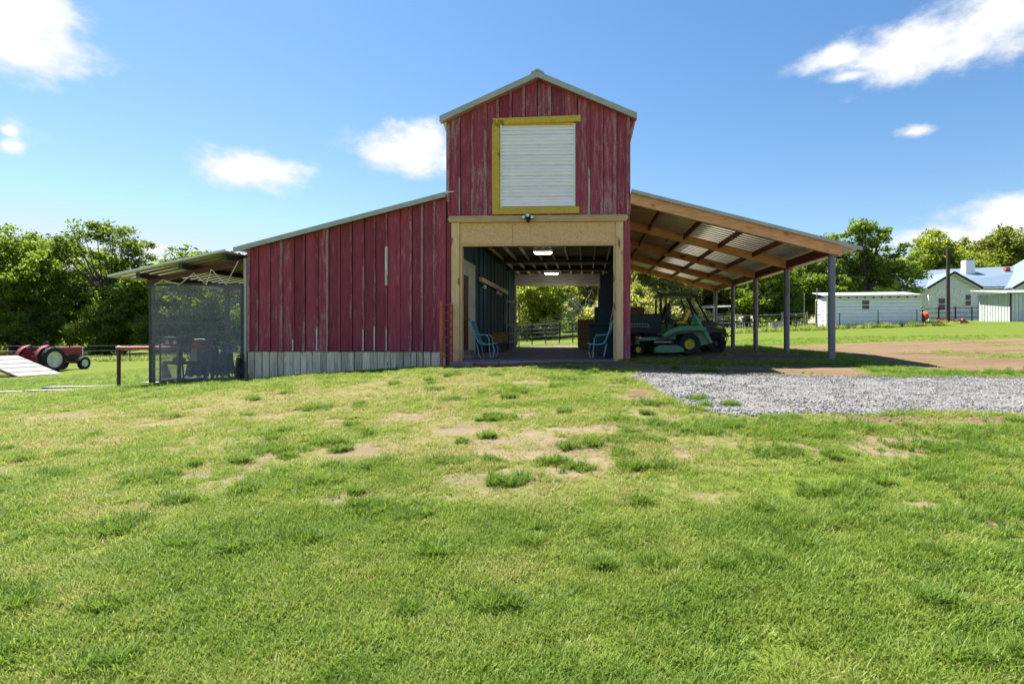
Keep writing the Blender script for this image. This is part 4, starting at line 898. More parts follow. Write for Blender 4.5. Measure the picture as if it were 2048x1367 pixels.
MB().box(.16, .80, -.06, .06, 1.0, 1.12).build('upper_arm', 'iron', t); MB().prism([(.40,1.05),(.46,1.18),(.66,1.19),(.70,1.05)], -.09, .09).build('motor_cover', 'redpipe', t, bevel=.03)
MB().hexa([(.36,-.1,.62),(.60,-.1,.62),(.60,.1,.62),(.36,.1,.62)], [(.42,-.06,1.0),(.56,-.06,1.0),(.56,.06,1.0),(.42,.06,1.0)]).build('head', 'galv', t)
def draped(x, y, w, h, d, label):
    t = thing('blanket_rack', label, 'blanket rack', at_ground(x, y))
    m = MB(); n = 12; top = []; 
    for s in (-1, 1):
        o = len(m.v)
        for i in range(n+1):
            for j in range(7):
                u = i/n; k = j/6; zz = h-(h-.12-.05*math.sin(i*1.7+s))*k
                m.v.append(((u-.5)*w*(1+.42*k)+.02*math.sin(j*1.3+i), s*(.03+d*k*.5)+.03*math.sin(i*1.5)*k, zz))
        for i in range(n):
            for j in range(6): a = o+i*7+j; m.f.append((a, a+1, a+8, a+7))
    m.build('blanket', 'awn_dark', t, True)
    MB().tube([(-w/2-.06,0,h-.01),(w/2+.06,0,h-.01)], .02).build('rail', 'galv', t)
    for sx in (-1, 1):
        for sy in (-1, 1): MB().tube([(sx*w*.4,0,h-.02),(sx*w*.45,sy*d*.6,0)], .018).build('leg', 'iron', t)
draped(-11.5, 2.0, .55, 1.22, .7, 'wide dark cloth hung over a stand behind the screen')
draped(-10.85, 2.0, .22, 1.08, .5, 'narrow dark cloth hung over a stand behind the screen')
t = thing('mesh_panel', 'upright wire mesh panel behind the screen by the outer awning post', 'panel', at_ground(-11.2, .35))
for a, b in (((-.36,0,.05),(.22,0,.05)),((-.36,0,1.05),(.22,0,1.05)),((-.36,0,.05),(-.36,0,1.05)),((.14,0,.05),(.22,0,1.05)),((.30,0,.05),(.22,0,1.05))): MB().tube([a, b], .022).build('frame_bar', 'awn_dark', t)
mm = MB()
for k in range(22): mm.box(-.35+k*.025, -.346+k*.025, .0, .004, .06, 1.04)
for k in range(36): mm.box(-.36, .2, .005, .009, .07+k*.027, .074+k*.027)
tag(mm.build('wire_mesh', 'galv', t), kind='stuff')
t = thing('hose_bundle', 'black hose bundle hanging on the barn corner post', 'hose', (-9.02, -.16, 0))
for k in range(5):
    o = .03*k; MB().tube([(-.06+o,-.02*k,.02),(-.09+o,0,-.2),(-.07+o*.6,0,-.45),(-.10+o*1.2,0,-.63),(-.03+o*1.4,.0,-.66),(.0+o,.0,-.4),(-.0+o,0,-.1),(-.06+o,-.02*k,.02)], .017, 7).build('coil', 'black', t, True)
MB().beam((-.08,.06,.06), (.06,.06,.10), .03, .03).build('hook', 'iron', t)
t = thing('hitch_rail', 'dark red pipe hitching rail standing in the grass by the awning', 'hitch rail', at_ground(-12.55, .15))
for (dx, dy) in ((0,0),(2.05,.75)):
    zb = h1(-12.55+dx, .15+dy)-h1(-12.55, .15); MB().tube([(dx,dy,zb-.2),(dx,dy,1.06)], .045, 10).build('post', 'awn_red', t, True)
MB().tube([(-.05,-.02,1.05),(2.1,.77,1.05)], .045, 10).build('rail', 'redpipe', t, True); MB().lathe([(.05,0),(.045,.03),(.02,.05)], (0,0,1.06), 'z', 10).build('cap', 'white_rod', t, True)
for i, (x, y, a, b, rz) in enumerate(((-13.9,.6,.95,.16,.25),(-13.1,-.9,.8,.13,.1),(-15.6,-.5,.9,.14,.3),(-11.9,.9,.5,.22,0))):
    t = tag(MB().hexa([(-a,-b,-.05),(a,-b*.7,-.05),(a*.9,b,-.05),(-a*.95,b*.8,-.05)], [(-a,-b,.045),(a,-b*.7,.05),(a*.9,b,.045),(-a*.95,b*.8,.04)]).build('stone_slab', 'slab'), 'long flat grey slab lying in the grass by the red rail', 'slab', 'flat slabs in the grass'); t.location = at_ground(x, y); t.rotation_euler = (0,0,rz)

# ------------------------------------------------------------------ tractor and trailer
tx, ty_ = -28.75, 13.4
tr = thing('tractor', 'old faded red farm tractor with pale wheel centres parked by trees', 'tractor', (tx, ty_, h1(tx, ty_)), R(2))
TS = 1.02
for s in (-1, 1):
    wheel(tr, (s*.68, 0, .66), .66, .32, .43, 'rim', 20, axis='x', side=s, name='rear_wheel'); wheel(tr, (s*.62, 1.92, .37), .37, .18, .21, 'rim', 0, axis='x', side=s, name='front_wheel')
    m = MB(); P0 = []
    for k in range(9):
        a = R(20+k*17.5); P0.append((-.06-math.cos(a)*.0+math.cos(R(200-k*19))*.76, .68+math.sin(R(200-k*19))*.76))
    arc = [(math.cos(R(168-k*12.5))*.76, .66+math.sin(R(168-k*12.5))*.76) for k in range(9)]; inner = [(y*.95, .66+(z-.66)*.95) for y, z in arc[::-1]]
    m.prism(arc+inner, s*.40, s*.58, 'x').build('fender', 'tractor_red', tr)
    MB().prism([(-.40,.70),(-.62,.82),(-.42,1.18),(.05,1.36),(.26,1.28),(.25,.8)], s*.37, s*.40, 'x').build('fender_side', 'tractor_red', tr)
MB().prism([(-.28,.78),(-.20,.85),(.20,.85),(.28,.78),(.28,.48),(-.28,.48)], -.30, .85).build('rear_housing', 'tractor_red', tr, bevel=.03)
MB().tube([(-.6,0,.66),(.6,0,.66)], .11, 12).build('rear_axle', 'tractor_red', tr, True)
MB().prism([(-.17,.50),(.17,.50),(.20,.85),(-.20,.85)], .85, 2.05).build('engine', 'iron', tr, bevel=.02)
MB().prism([(-.24,.86),(.24,.86),(.25,1.22),(.20,1.30),(-.20,1.30),(-.25,1.22)], .62, 2.22).build('hood', 'tractor_red', tr, bevel=.02)
MB().prism([(-.25,.55),(.25,.55),(.25,1.24),(-.25,1.24)], 2.222, 2.30).build('grille', 'rim', tr, bevel=.02)
MB().beam((-.60,1.92,.40), (.60,1.92,.40), .09, .09).build('front_axle', 'iron', tr); MB().box(-.18, .18, 1.85, 2.24, .40, .58).build('front_bolster', 'tractor_red', tr)
MB().prism([(-.20,1.02),(-.22,1.08),(.22,1.08),(.20,1.02)], -.18, .18).build('seat', 'black', tr, bevel=.02); MB().prism([(-.22,1.09),(.22,1.09),(.20,1.34),(-.20,1.34)], -.22, -.16).build('seat_back', 'black', tr, bevel=.02)
MB().tube([(0,.62,1.2),(0,.36,1.42)], .02).build('steering_column', 'iron', tr); MB().lathe([(.17,-.01),(.20,-.01),(.20,.015),(.17,.015)], (0,.34,1.43), 'y', 18).build('steering_wheel', 'black', tr)
MB().tube([(.20,1.5,1.28),(.20,1.5,1.50)], .03).build('exhaust', 'iron', tr)
for s in (-1, 1): MB().beam((s*.30,-.3,.45), (s*.36,-.95,.40), .05, .05).build('lift_arm', 'iron', tr)
MB().lathe([(.0,0),(.07,0),(.08,.05),(.07,.08),(0,.08)], (.16,1.35,.92), 'x', 12).build('air_filter', 'rim', tr, True)
tl = thing('trailer', 'dark red flat trailer with its pale slatted loading ramp lowered', 'trailer', at_ground(-28.1, 10.4))
bl = Vector((1.75, -.25, .03)); br = Vector((2.15, 1.45, .03)); upv = Vector((-2.35, .0, .92))
for k in range(5):
    a, b = k/5+.012, (k+1)/5-.012
    q = [bl+upv*a, br+upv*a, br+upv*b, bl+upv*b]; nrm = (br-bl).cross(upv).normalized()*.035
    MB().hexa(q, [p+nrm for p in q]).build('ramp_board', 'ramp', tl)
for s, p in ((0, bl), (1, br)): MB().beam(p+Vector((.0,0,-.035)), p+upv+Vector((0,0,-.035)), .06, .07).build('ramp_rail', 'awn_red', tl)
MB().box(-5.0, -.55, -.35, 1.55, .78, .90).build('deck', 'awn_red', tl)
for yv in (-.4, 1.6): MB().beam((-5.0,yv,.70), (-.45,yv,.70), .08, .18).build('side_rail', 'redpipe', tl)
MB().beam((-5,-.45,1.12), (-.65,-.45,1.12), .06, .06).build('top_rail', 'redpipe', tl); MB().beam((-5,1.65,1.12), (-.65,1.65,1.12), .06, .06).build('top_rail', 'redpipe', tl)
for xk in (-.65, -2.5, -4.4):
    for yv in (-.45, 1.65): MB().beam((xk,yv,.6), (xk,yv,1.12), .05, .05).build('stake', 'awn_red', tl)
for xk in (-2.2, -3.0):
    for yv in (-.55, 1.75): MB().lathe([(.12,-.1),(.33,-.1),(.36,0),(.33,.1),(.12,.1)], (xk,yv,.36), 'y', 20).build('wheel', 'tyre', tl, True)
MB().beam((-.6,-.3,.7), (-.3,-.3,.12), .06, .06).build('prop_stand', 'iron', tl)

# ------------------------------------------------------------------ sheds, house, pole, yard things on the right
sz = h1(20.5, 28)
sh = thing('white_shed', 'low white horizontal siding shed with one small window', 'shed', (18.1, 27.6, sz), R(-6))
SW, SD, SH = 6.5, 2.6, 2.30
MB().box(.04, SW-.04, .04, SD-.04, -.3, SH-.05).build('wall_core', 'greymetal', sh)
for k in range(9):
    z = -.02+k*.258
    MB().prism([(.0,z),(-.035,z+.0),(-.005,z+.225),(.03,z+.225),(.03,z)], .0, SW, 'x').build('siding_board', 'siding', sh)
    MB().prism([(.03,z),(-.04,z),(-.01,z+.22),(.03,z+.22)], .06, SD, 'y').build('siding_board', 'siding', sh)
rf = MB().hexa([(-.25,-.25,SH),(SW+.15,-.25,SH),(SW+.15,SD+.2,SH+.42),(-.25,SD+.2,SH+.42)], [(-.25,-.25,SH+.06),(SW+.15,-.25,SH+.06),(SW+.15,SD+.2,SH+.48),(-.25,SD+.2,SH+.48)]).build('roof', 'sheet_white', sh)
MB().box(-.25, SW+.15, -.275, -.252, SH-.06, SH+.07).build('eave_trim', 'sheet_white', rf)
for k in range(11): MB().box(.3+k*.58, .36+k*.58, -.24, .0, SH-.15, SH-.01).build('rafter_end', 'iron', rf)
wd = MB().box(2.42, 3.02, -.045, .02, 1.28, 2.02).build('window', 'whitepaint', sh)
MB().box(2.47, 2.97, -.052, -.046, 1.66, 1.97).build('pane', 'glass', wd); MB().box(2.47, 2.97, -.052, -.046, 1.33, 1.61).build('pane', 'glass', wd)
for x in (0, SW): MB().box(x-.05, x+.05, -.05, .05, -.2, SH-.02).build('corner_trim', 'whitepaint', sh)
MB().box(-.75, -.62, .1, .25, -.2, 2.0).build('side_post', 'post_wood', sh)
gz = h1(34, 31)
gs = thing('grey_shed', 'grey ribbed metal shed with a white roof by the house', 'shed', (33.0, 29.6, gz), R(0))
MB().box(.03, 5.97, .03, 3.4, -.3, 2.15).build('wall_core', 'greymetal', gs)
m = MB(); 
for k in range(20): MB().box(.05+k*.3, .27+k*.3, -.0, .028, -.2, 2.1).build('wall_panel', 'greymetal', gs)
for k in range(11): MB().box(.0, .028, .06+k*.3, .28+k*.3, -.2, 2.1+.0).build('wall_panel', 'greymetal', gs)
MB().hexa([(-.5,-.3,2.12),(6.3,-.3,2.12),(6.3,3.7,2.55),(-.5,3.7,2.55)], [(-.5,-.3,2.22),(6.3,-.3,2.22),(6.3,3.7,2.65),(-.5,3.7,2.65)]).build('roof', 'sheet_white', gs)
MB().box(-.03, .06, -.05, .03, -.2, 2.12).build('corner_trim', 'iron', gs)

hx, hy = 36.3, 45.0; hz = h1(40, 46)
ho = thing('house', 'pale stone house with light blue metal roof and two gables', 'house', (hx, hy, hz), R(-4))
EV = 3.45
MB().box(0, 4.8, 0, 6, -.5, EV).build('wall', 'stone', ho); MB().box(4.85, 20, 1.2, 10, -.5, EV).build('wall', 'stone', ho); MB().box(7.9, 20.1, -.6, 1.15, -.5, EV).build('wall', 'stone', ho)
g1 = MB().prism([(.1,EV+.01),(4.7,EV+.01),(2.35,EV+1.5)], .02, .25).build('gable_wall', 'gable', ho)
g2 = MB().prism([(8.0,EV+.01),(20,EV+.01),(14,EV+3.7)], -.58, -.35).build('gable_wall', 'gable', ho)
def roofslab(pts, th, name, parent, mat='house_roof'):
    q = [Vector(p) for p in pts]; return MB().hexa(q, [p+Vector((0,0,th)) for p in q]).build(name, mat, parent)
r1 = roofslab([(-.3,-.35,EV-.12),(2.35,-.35,EV+1.55),(2.35,6.5,EV+1.55),(-.3,6.5,EV-.12)], .10, 'roof', ho)
r2 = roofslab([(2.35,-.35,EV+1.55),(5.1,-.35,EV-.15),(5.1,6.5,EV-.15),(2.35,6.5,EV+1.55)], .10, 'roof', ho)
r3 = roofslab([(-1.5,.55,EV+.0),(21,.55,EV+.0),(21,6.0,EV+3.0),(-1.5,6.0,EV+2.2)], .12, 'roof', ho)
r4 = roofslab([(-1.5,6.0,EV+2.2),(21,6.0,EV+3.0),(21,12,EV+.0),(-1.5,12,EV+.0)], .12, 'roof', ho)
r5 = roofslab([(7.6,-1.0,EV-.22),(14,-1.0,EV+3.75),(14,6.4,EV+3.75),(7.6,6.4,EV-.22)], .12, 'roof', ho)
r6 = roofslab([(14,-1.0,EV+3.75),(20.4,-1.0,EV-.22),(20.4,6.4,EV-.22),(14,6.4,EV+3.75)], .12, 'roof', ho)
for rr, (a, b) in ((r1, ((-.32,-.38,EV-.12),(2.35,-.38,EV+1.55))), (r2, ((2.35,-.38,EV+1.55),(5.12,-.38,EV-.15))), (r5, ((7.58,-1.03,EV-.22),(14,-1.03,EV+3.75)))):
    MB().beam(a, b, .04, .24).build('fascia', 'iron', rr); MB().beam((a[0],a[1]+.05,a[2]-.17), (b[0],b[1]+.05,b[2]-.17), .04, .14).build('bargeboard', 'whitepaint', rr)
for k in range(26):
    x = -1.2+k*.85; zt = 2.2+(x+1.5)/22.5*.8
    MB().beam((x,.52,EV+.135), (x,6.0,EV+zt+.14), .03, .05).build('roof_seam', 'house_roof', r3)
MB().box(5.1, 7.6, .45, .60, EV-.14, EV+.0).build('gutter', 'whitepaint', ho)
cb = MB().box(6.0, 6.95, 4.0, 4.9, EV+1.5, EV+3.35).build('chimney', 'whitepaint', ho); MB().box(6.15, 6.8, 4.15, 4.75, EV+3.352, EV+3.52).build('chimney_cap', 'iron', cb)
for x, y in ((.4, 3.6), (10.5, 4.2)): MB().prism([(x-.28,EV+1.6+(y-3)*.45),(x+.28,EV+1.6+(y-3)*.45),(x+.2,EV+2.0+(y-3)*.45),(x-.2,EV+2.0+(y-3)*.45)], y, y+.5).build('roof_vent', 'redpipe', ho)
def house_window(x, y, z0, w, h):
    f = MB().box(x, x+w, y-.05, y+.02, z0, z0+h).build('window', 'whitepaint', ho)
    MB().box(x+.05, x+w-.05, y-.06, y-.051, z0+h/2+.04, z0+h-.05).build('pane', 'glass', f); MB().box(x+.05, x+w-.05, y-.06, y-.051, z0+.06, z0+h/2-.03).build('pane', 'glass', f)
    MB().box(x-.06, x+w+.06, y-.12, y-.052, z0-.09, z0-.005).build('sill', 'whitepaint', f)
house_window(.9, 0, 1.0, .75, 1.35); house_window(3.55, 0, 1.45, .62, 1.25); house_window(5.6, 1.2, 1.45, .62, 1.25)
MB().tube([(5.2,.9,-.3),(5.2,.9,EV-.1)], .06).build('downpipe', 'whitepaint', ho)
MB().box(-1.2, -.02, 3, 5.5, -.3, 2.6).build('porch_wall', 'tan_shed', ho); MB().box(-.75, -.25, 2.955, 2.998, .6, 2.0).build('porch_door', 'iron', ho)
pz = h1(27.2, 28.1)
po = thing('utility_pole', 'tall bare dark timber pole standing in front of the house', 'pole', (27.3, 28.1, pz))
MB().tube([(0,0,-.3),(0,0,2.8),(.0,0,5.7)], [.14,.125,.11], 12).build('shaft', 'pole', po, True); MB().tube([(.1,0,5.4),(.45,0,5.45)], .015).build('bracket', 'iron', po)
tk = thing('tank_cart', 'black tank with orange end on a small wheeled cart', 'tank', at_ground(25.6, 29.6))
MB().lathe([(.05,-.75),(.26,-.70),(.30,-.60),(.30,.60),(.26,.70)], (0,0,.62), 'x', 16).build('tank', 'black', tk, True); MB().lathe([(.26,.705),(.33,.76),(.36,1.0),(.20,1.12),(.05,1.13)], (0,0,.66), 'x', 16).build('tank_end', 'orange', tk, True)
MB().box(-.7, .8, -.3, .3, .26, .34).build('cart_bed', 'iron', tk)
for x in (-.45, .5):
    for s in (-1, 1): MB().lathe([(.04,-.06),(.22,-.06),(.24,0),(.22,.06),(.04,.06)], (x, s*.38, .22), 'y', 14).build('wheel', 'tyre', tk, True)
ph = thing('red_implement', 'low red drawbar implement lying by the timber pole', 'implement', at_ground(28.2, 28.9))
MB().beam((-1.3,0,.35), (.9,0,.18), .12, .10).build('beam', 'redpipe', ph); MB().prism([(.5,.0),(.7,.38),(1.2,.02)], -.1, .1).build('share', 'redpipe', ph)
for x in (-.8, .1): MB().beam((x,-.5,.25), (x,.5,.25), .08, .08).build('toolbar', 'redpipe', ph)

# fences
def fence(name, label, pts, h, rails, pm, rm, pr_=.05, rr=.028, step=2.4, cat='fence', rail_kind='tube'):
    f = thing(name, label, cat, at_ground(*pts[0]))
    ox, oy, oz = f.location
    for (a, b) in zip(pts, pts[1:]):
        L = math.dist(a, b); n = max(1, round(L/step)); P = [(a[0]+(b[0]-a[0])*k/n, a[1]+(b[1]-a[1])*k/n) for k in range(n+1)]
        for k, (x, y) in enumerate(P):
            z = h1(x, y)
            MB().tube([(x-ox,y-oy,z-oz-.2),(x-ox,y-oy,z-oz+h+rb.uniform(-.02,.08))], pr_, 7).build('post', pm, f)
        for zz in rails:
            for k in range(n):
                (x0, y0), (x1, y1) = P[k], P[k+1]
                MB().tube([(x0-ox,y0-oy,h1(x0,y0)-oz+zz),(x1-ox,y1-oy,h1(x1,y1)-oz+zz)], rr, 6).build('rail' if rr > .01 else 'wire', rm, f)
    return f
fence('wire_fence', 'thin wire fence on dark posts in front of the dense tree line', [(-62,24),(-36,22.5),(-20,23.5),(-6,26)], 1.15, (.4,.75,1.1), 'iron', 'wire', .03, .012, 3.6)
fence('corral_fence', 'dark pipe corral fence behind the open barn', [(-7.5,21.3),(-3.6,22),(1.8,23.2)], 1.3, (.25,.5,.75,1.0,1.28), 'corral', 'corral', .04, .024, .9)
fence('stock_panel', 'long grey pipe fence running behind the dark corral', [(-7,27),(-2,27.5),(5,29),(11,30)], 1.35, (.35,.65,.95,1.3), 'corral', 'pipe', .05, .03, 2.6)
fence('yard_fence', 'dark post and rail fence in front of the stone house', [(25,34.5),(31,35),(37,35.5)], 1.25, (.35,.75,1.15), 'iron', 'iron', .06, .03, 1.5)
fence('shed_fence', 'thin wire fence with dark posts in front of the white shed', [(9.5,25.4),(14.5,26.2),(18.5,26.4),(24,26.4)], 1.15, (.45,1.05), 'iron', 'wire', .03, .010, 3.4)
fence('rail_fence', 'grey wooden rail fence between carport trees and white shed', [(10.5,30.5),(14,30.8),(17.8,30.5)], 1.2, (.55,1.1), 'post_wood', 'post_wood', .07, .045, 2.4)
t = thing('pavilion', 'small tan open shed with pale roof under the trees', 'shed', at_ground(10.2, 34))
MB().box(-1.6, .6, .5, 2.4, -.2, 1.7).build('wall', 'tan_shed', t)
for x in (.9, 2.3, 3.7): MB().box(x-.07, x+.07, -.07, .07, -.2, 1.95).build('post', 'post_wood', t)
MB().hexa([(-1.9,-.3,1.75),(4.0,-.3,1.95),(4.0,2.6,2.25),(-1.9,2.6,2.05)], [(-1.9,-.3,1.83),(4.0,-.3,2.03),(4.0,2.6,2.33),(-1.9,2.6,2.13)]).build('roof', 'sheet_white', t)
MB().box(1.2, 2.9, 1.2, 1.9, -.1, .8).build('stored_crate', 'awn_dark', t)
t = thing('lattice_table', 'low dark lattice sided platform on the far lawn', 'platform', at_ground(12.8, 28.6))
MB().box(-1.4, 1.4, -.5, .5, .60, .66).build('top', 'iron', t)
for k in range(9): MB().box(-1.35+k*.33, -1.30+k*.33, -.48, -.44, 0, .60).build('slat', 'corral_white', t); MB().box(-1.35+k*.33, -1.30+k*.33, .44, .48, 0, .60).build('slat', 'iron', t)
MB().box(-1.42, 1.42, -.50, -.46, .08, .14).build('lower_rail', 'iron', t)
t = thing('water_trough', 'round galvanised trough beside the trunk on the far lawn', 'trough', at_ground(15.0, 29.3))
MB().lathe([(.55,0),(.60,.02),(.62,.55),(.58,.55),(.56,.05),(.0,.05)], (0,0,0), 'z', 24).build('tank', 'galv', t, True)
for k, (x, y, h) in enumerate(((16.6,28.0,2.6),(15.6,27.0,1.1),(17.8,28.6,3.0),(24.3,26.2,1.2))):
    t = thing('lone_post', ['tall thin post with a cross wire beside the white shed','short dark steel post on the lawn before the white shed','tall pale timber post at the corner of the white shed','short dark post at the white shed end nearer the pole'][k], 'post', at_ground(x, y))
    MB().tube([(0,0,-.2),(0,0,h)], [.05,.035], 8).build('shaft', 'iron' if k in (1,3) else 'post_wood', t, True); MB().lathe([(.05,0),(.05,.03),(.02,.05)], (0,0,h), 'z', 8).build('cap', 'galv', t)

# ------------------------------------------------------------------ trees
def crown_mesh(name, lobes, nclump, nleaf, leaf, mat, seed, cr=.6):
    r = np.random.default_rng(seed); L = np.array(lobes, float)
    wts = (L[:,3]*L[:,4]*L[:,5])**.8; wts /= wts.sum(); k = r.choice(len(L), nclump, p=wts)
    d = r.normal(size=(nclump, 3)); d /= np.linalg.norm(d, axis=1)[:,None]; rad = r.random(nclump)**.38
    C = L[k,:3]+d*rad[:,None]*L[k,3:6]
    sz_ = cr*(.6+.8*r.random(nclump)); n = nclump*nleaf; ci = np.repeat(np.arange(nclump), nleaf)
    g = r.normal(size=(n, 3)); g /= np.linalg.norm(g, axis=1)[:,None]; g *= (r.random(n)**.5)[:,None]
    Pp = C[ci]+g*sz_[ci][:,None]*np.array([1,1,.62])
    nrm = r.normal(size=(n, 3))+np.array([0,0,.35])+.3*g; nrm /= np.linalg.norm(nrm, axis=1)[:,None]
    a = np.cross(nrm, r.normal(size=(n, 3))); a /= np.linalg.norm(a, axis=1)[:,None]; b = np.cross(nrm, a)
    s = leaf*(.5+1.1*r.random(n)**1.6)[:,None]
    V = np.stack([Pp-a*s*.6, Pp-b*s*.32+nrm*s*.10, Pp+a*s*.6, Pp+b*s*.32+nrm*s*.10], 1).reshape(-1, 3)
    F = np.arange(n*4).reshape(n, 4)
    return mesh_np(name, V, F, mat), C
def make_tree(name, label, loc, lobes, trunk_h, tr_r, nclump, nleaf, leaf, mat, seed, group, cr=.6, limbs=9, lean=(0,0), bark='bark'):
    t = thing(name, label, 'tree', (loc[0], loc[1], h1(*loc)), 0, group)
    me, C = crown_mesh('crown', lobes, nclump, nleaf, leaf, mat, seed, cr)
    o = bpy.data.objects.new('crown', me); COL.objects.link(o); o.parent = t
    q = random.Random(seed); m = MB(); top = Vector((lean[0], lean[1], trunk_h))
    m.tube([(0,0,-.3), (lean[0]*.15+q.uniform(-.06,.06), lean[1]*.15, trunk_h*.35), (lean[0]*.5, lean[1]*.5+q.uniform(-.08,.08), trunk_h*.7), top], [tr_r*1.25, tr_r, tr_r*.85, tr_r*.7], 9)
    pick = q.sample(range(len(C)), min(limbs*3, len(C)))
    for j, i in enumerate(pick):
        c = Vector(C[i]); k = q.uniform(.55, 1.0); s = Vector((lean[0]*k, lean[1]*k, trunk_h*k)) if j % 3 else top
        mid = s.lerp(c, .5)+Vector((q.uniform(-.4,.4), q.uniform(-.4,.4), q.uniform(.0,.5)))
        r0 = tr_r*q.uniform(.28, .5); m.tube([s, s.lerp(mid, .5)+Vector((0,0,.1)), mid, mid.lerp(c, .6), c], [r0, r0*.8, r0*.55, r0*.3, .015], 6)
    m.build('trunk', bark, t, True)
    return t
def lob(r_, R_, z0, z1, n, seed):
    q = random.Random(seed); out = []
    for i in range(n):
        a = 2*math.pi*i/n+q.uniform(-.5,.5); d = q.uniform(.25, .8)*R_; z = q.uniform(z0, z1); k = q.uniform(.7, 1.2)*r_
        out.append((math.cos(a)*d, math.sin(a)*d, z, k, k, k*.75))
    return out
GL, GB, GR = 'trees along the wire fence', 'trees behind the barn', 'trees around the white shed'
LDENSE = 'dense dark green tree leafed to the ground along the wire fence'
dense = make_tree('broadleaf_tree', LDENSE, (-48, 29.5), lob(1.9, 3.4, 1.8, 9.0, 16, 1)+[(0,0,9.2,1.7,1.7,1.5)], 5.5, .26, 300, 100, .20, 'leaf_dark', 1, GL, .75)
tall = make_tree('open_tree', 'tall open crowned tree with dark leaning trunk and sky gaps', (-41.0, 30.0), [(-2.6,0,9.2,1.7,1.6,1.2),(-.6,0,10.3,1.8,1.6,1.1),(1.6,.3,9.8,1.8,1.6,1.2),(3.2,0,8.6,1.7,1.5,1.2),(2.6,.5,6.6,1.6,1.4,1.1),(-2.6,.3,6.4,1.6,1.4,1.2),(0,.5,4.6,1.6,1.4,1.1),(2.4,-.4,4.2,1.8,1.5,1.1),(-2.2,-.4,3.6,1.8,1.5,1.2),(0.4,.3,7.8,1.2,1.2,.8)], 5.4, .24, 165, 95, .19, 'leaf_mid', 2, None, .68, 14, (1.1,0))
low = make_tree('hedgerow_tree', 'mid green rounded hedgerow tree along the wire fence', (-36.5, 30.5), lob(1.5, 2.9, 1.2, 6.0, 13, 3), 3.2, .2, 200, 100, .19, 'leaf_mid', 3, GL, .7)
for i, (x, y, s, rz) in enumerate(((-54,30,1.0,1.1),(-60,31,1.05,2.2),(-50.5,33,1.02,3.0),(-44.5,34.5,.90,4.2),(-67,33,1.0,.4))): copy_tree(dense, (x, y, h1(x, y)), rz, s)
for i, (x, y, s, rz) in enumerate(((-44.8,28.4,.62,.9),(-39,28.2,.60,2.0),(-33.0,31,1.16,1.4),(-29.5,32,.86,2.9),(-37.5,34,1.32,.2),(-51,27.6,.6,4.0),(-34.8,28.6,.55,5),(-26.5,33.5,.82,3.6),(-22,35,.9,.8),(-18,36,.85,2.2),(-57,27.8,.6,2.5),(-42,33,.8,1.7),(-35.0,32.2,1.28,4.6))):
    copy_tree(low, (x, y, h1(x, y)), rz, (s*1.05, s*1.05, s), 'low bushy hedgerow tree in front of the taller trees by the wire fence' if s < .65 else None)
# behind the barn
ye = make_tree('yellow_green_tree', 'bright yellow green tree seen through the open barn', (-3.9, 34), lob(1.5, 2.6, 1.4, 5.6, 12, 5), 3.0, .18, 230, 105, .19, 'leaf_yellow', 5, None, .6)
ol = make_tree('olive_tree', 'grey olive tree with sparse dusty leaves behind the carport', (7.4, 36), lob(1.6, 2.9, 1.4, 6.6, 14, 6), 3.2, .2, 230, 105, .18, 'leaf_olive', 6, GB, .62)
md = make_tree('green_tree', 'fresh green leafy tree between the carport and white shed', (14.6, 35.5), lob(1.7, 3.1, 1.6, 6.8, 14, 8), 3.4, .22, 260, 105, .20, 'leaf_mid', 8, GR, .65)
for i, (x, y, s, rz) in enumerate(((3.6,38,.95,1.2),(11,39,1.05,2.7),(-8.5,38,1.0,3.9),(4.9,34.5,.62,5.0),(-.2,40,1.1,.5),(9.6,42,1.15,4.4))): copy_tree(ol, (x, y, h1(x, y)), rz, s)
for i, (x, y, s, rz) in enumerate(((18.6,36.5,.98,1.9),(21.6,37.5,.90,3.1),(12.2,43,1.15,4.1),(17,34.5,.66,5.2),(24.5,40,1.0,.6),(16.0,41,1.1,2.4))): copy_tree(md, (x, y, h1(x, y)), rz, s)
oak = make_tree('oak_tree', 'big spreading oak with dark limbs showing against sky behind white shed', (25.6, 37.5), [(-2.4,0,7.3,1.6,1.5,1.1),(-.2,0,8.7,1.5,1.4,1.0),(1.4,.3,7.9,1.4,1.3,1.0),(3.2,0,6.4,1.7,1.5,1.1),(4.3,.3,4.6,1.6,1.4,1.1),(-3.4,.2,5.6,1.7,1.5,1.2),(.2,.5,5.4,1.7,1.5,1.2),(2.2,-.3,4.3,1.8,1.5,1.1),(-1.8,-.3,3.6,1.8,1.5,1.1),(4.9,0,3.2,1.1,1.1,.9)], 4.2, .3, 190, 105, .20, 'leaf_mid', 12, None, .66, 16, (.4,0))
bh = make_tree('far_tree', 'dense tree rising behind the blue house roof', (52, 68), lob(3.0, 5.0, 3.5, 10.6, 14, 14), 6, .35, 330, 110, .33, 'leaf_yellow', 14, 'trees behind the house', 1.2)
for (x, y, s, rz) in ((60,70,1.05,1.4),(68,72,1.0,2.6),(76,74,1.1,3.4),(84,74,1.0,4.4),(46,72,.85,5.2)): copy_tree(bh, (x, y, h1(x, y)), rz, s)
sb = make_tree('added_scrub_bush', 'low sunlit scrub bush added as a bright backdrop behind the carport', (2.2, 31.5), lob(.75, 1.3, .5, 1.9, 10, 31), .6, .06, 90, 80, .15, 'leaf_olive', 31, 'scrub added behind the barn', .42, 6)  # bush row added so its sunlit tops brighten the dark trees behind
for (x, y, s_, rz) in ((-6.2,32,1.1,1),(-3.0,30.8,.8,2),(1.0,32.5,1.3,3.3),(5.2,31.8,1.2,4),(6.9,32.6,1.5,5),(8.6,33,1.2,.6),(3.6,33,1.6,2.2),(-8.8,32.5,1.3,.2)): copy_tree(sb, (x, y, h1(x, y)), rz, s_)
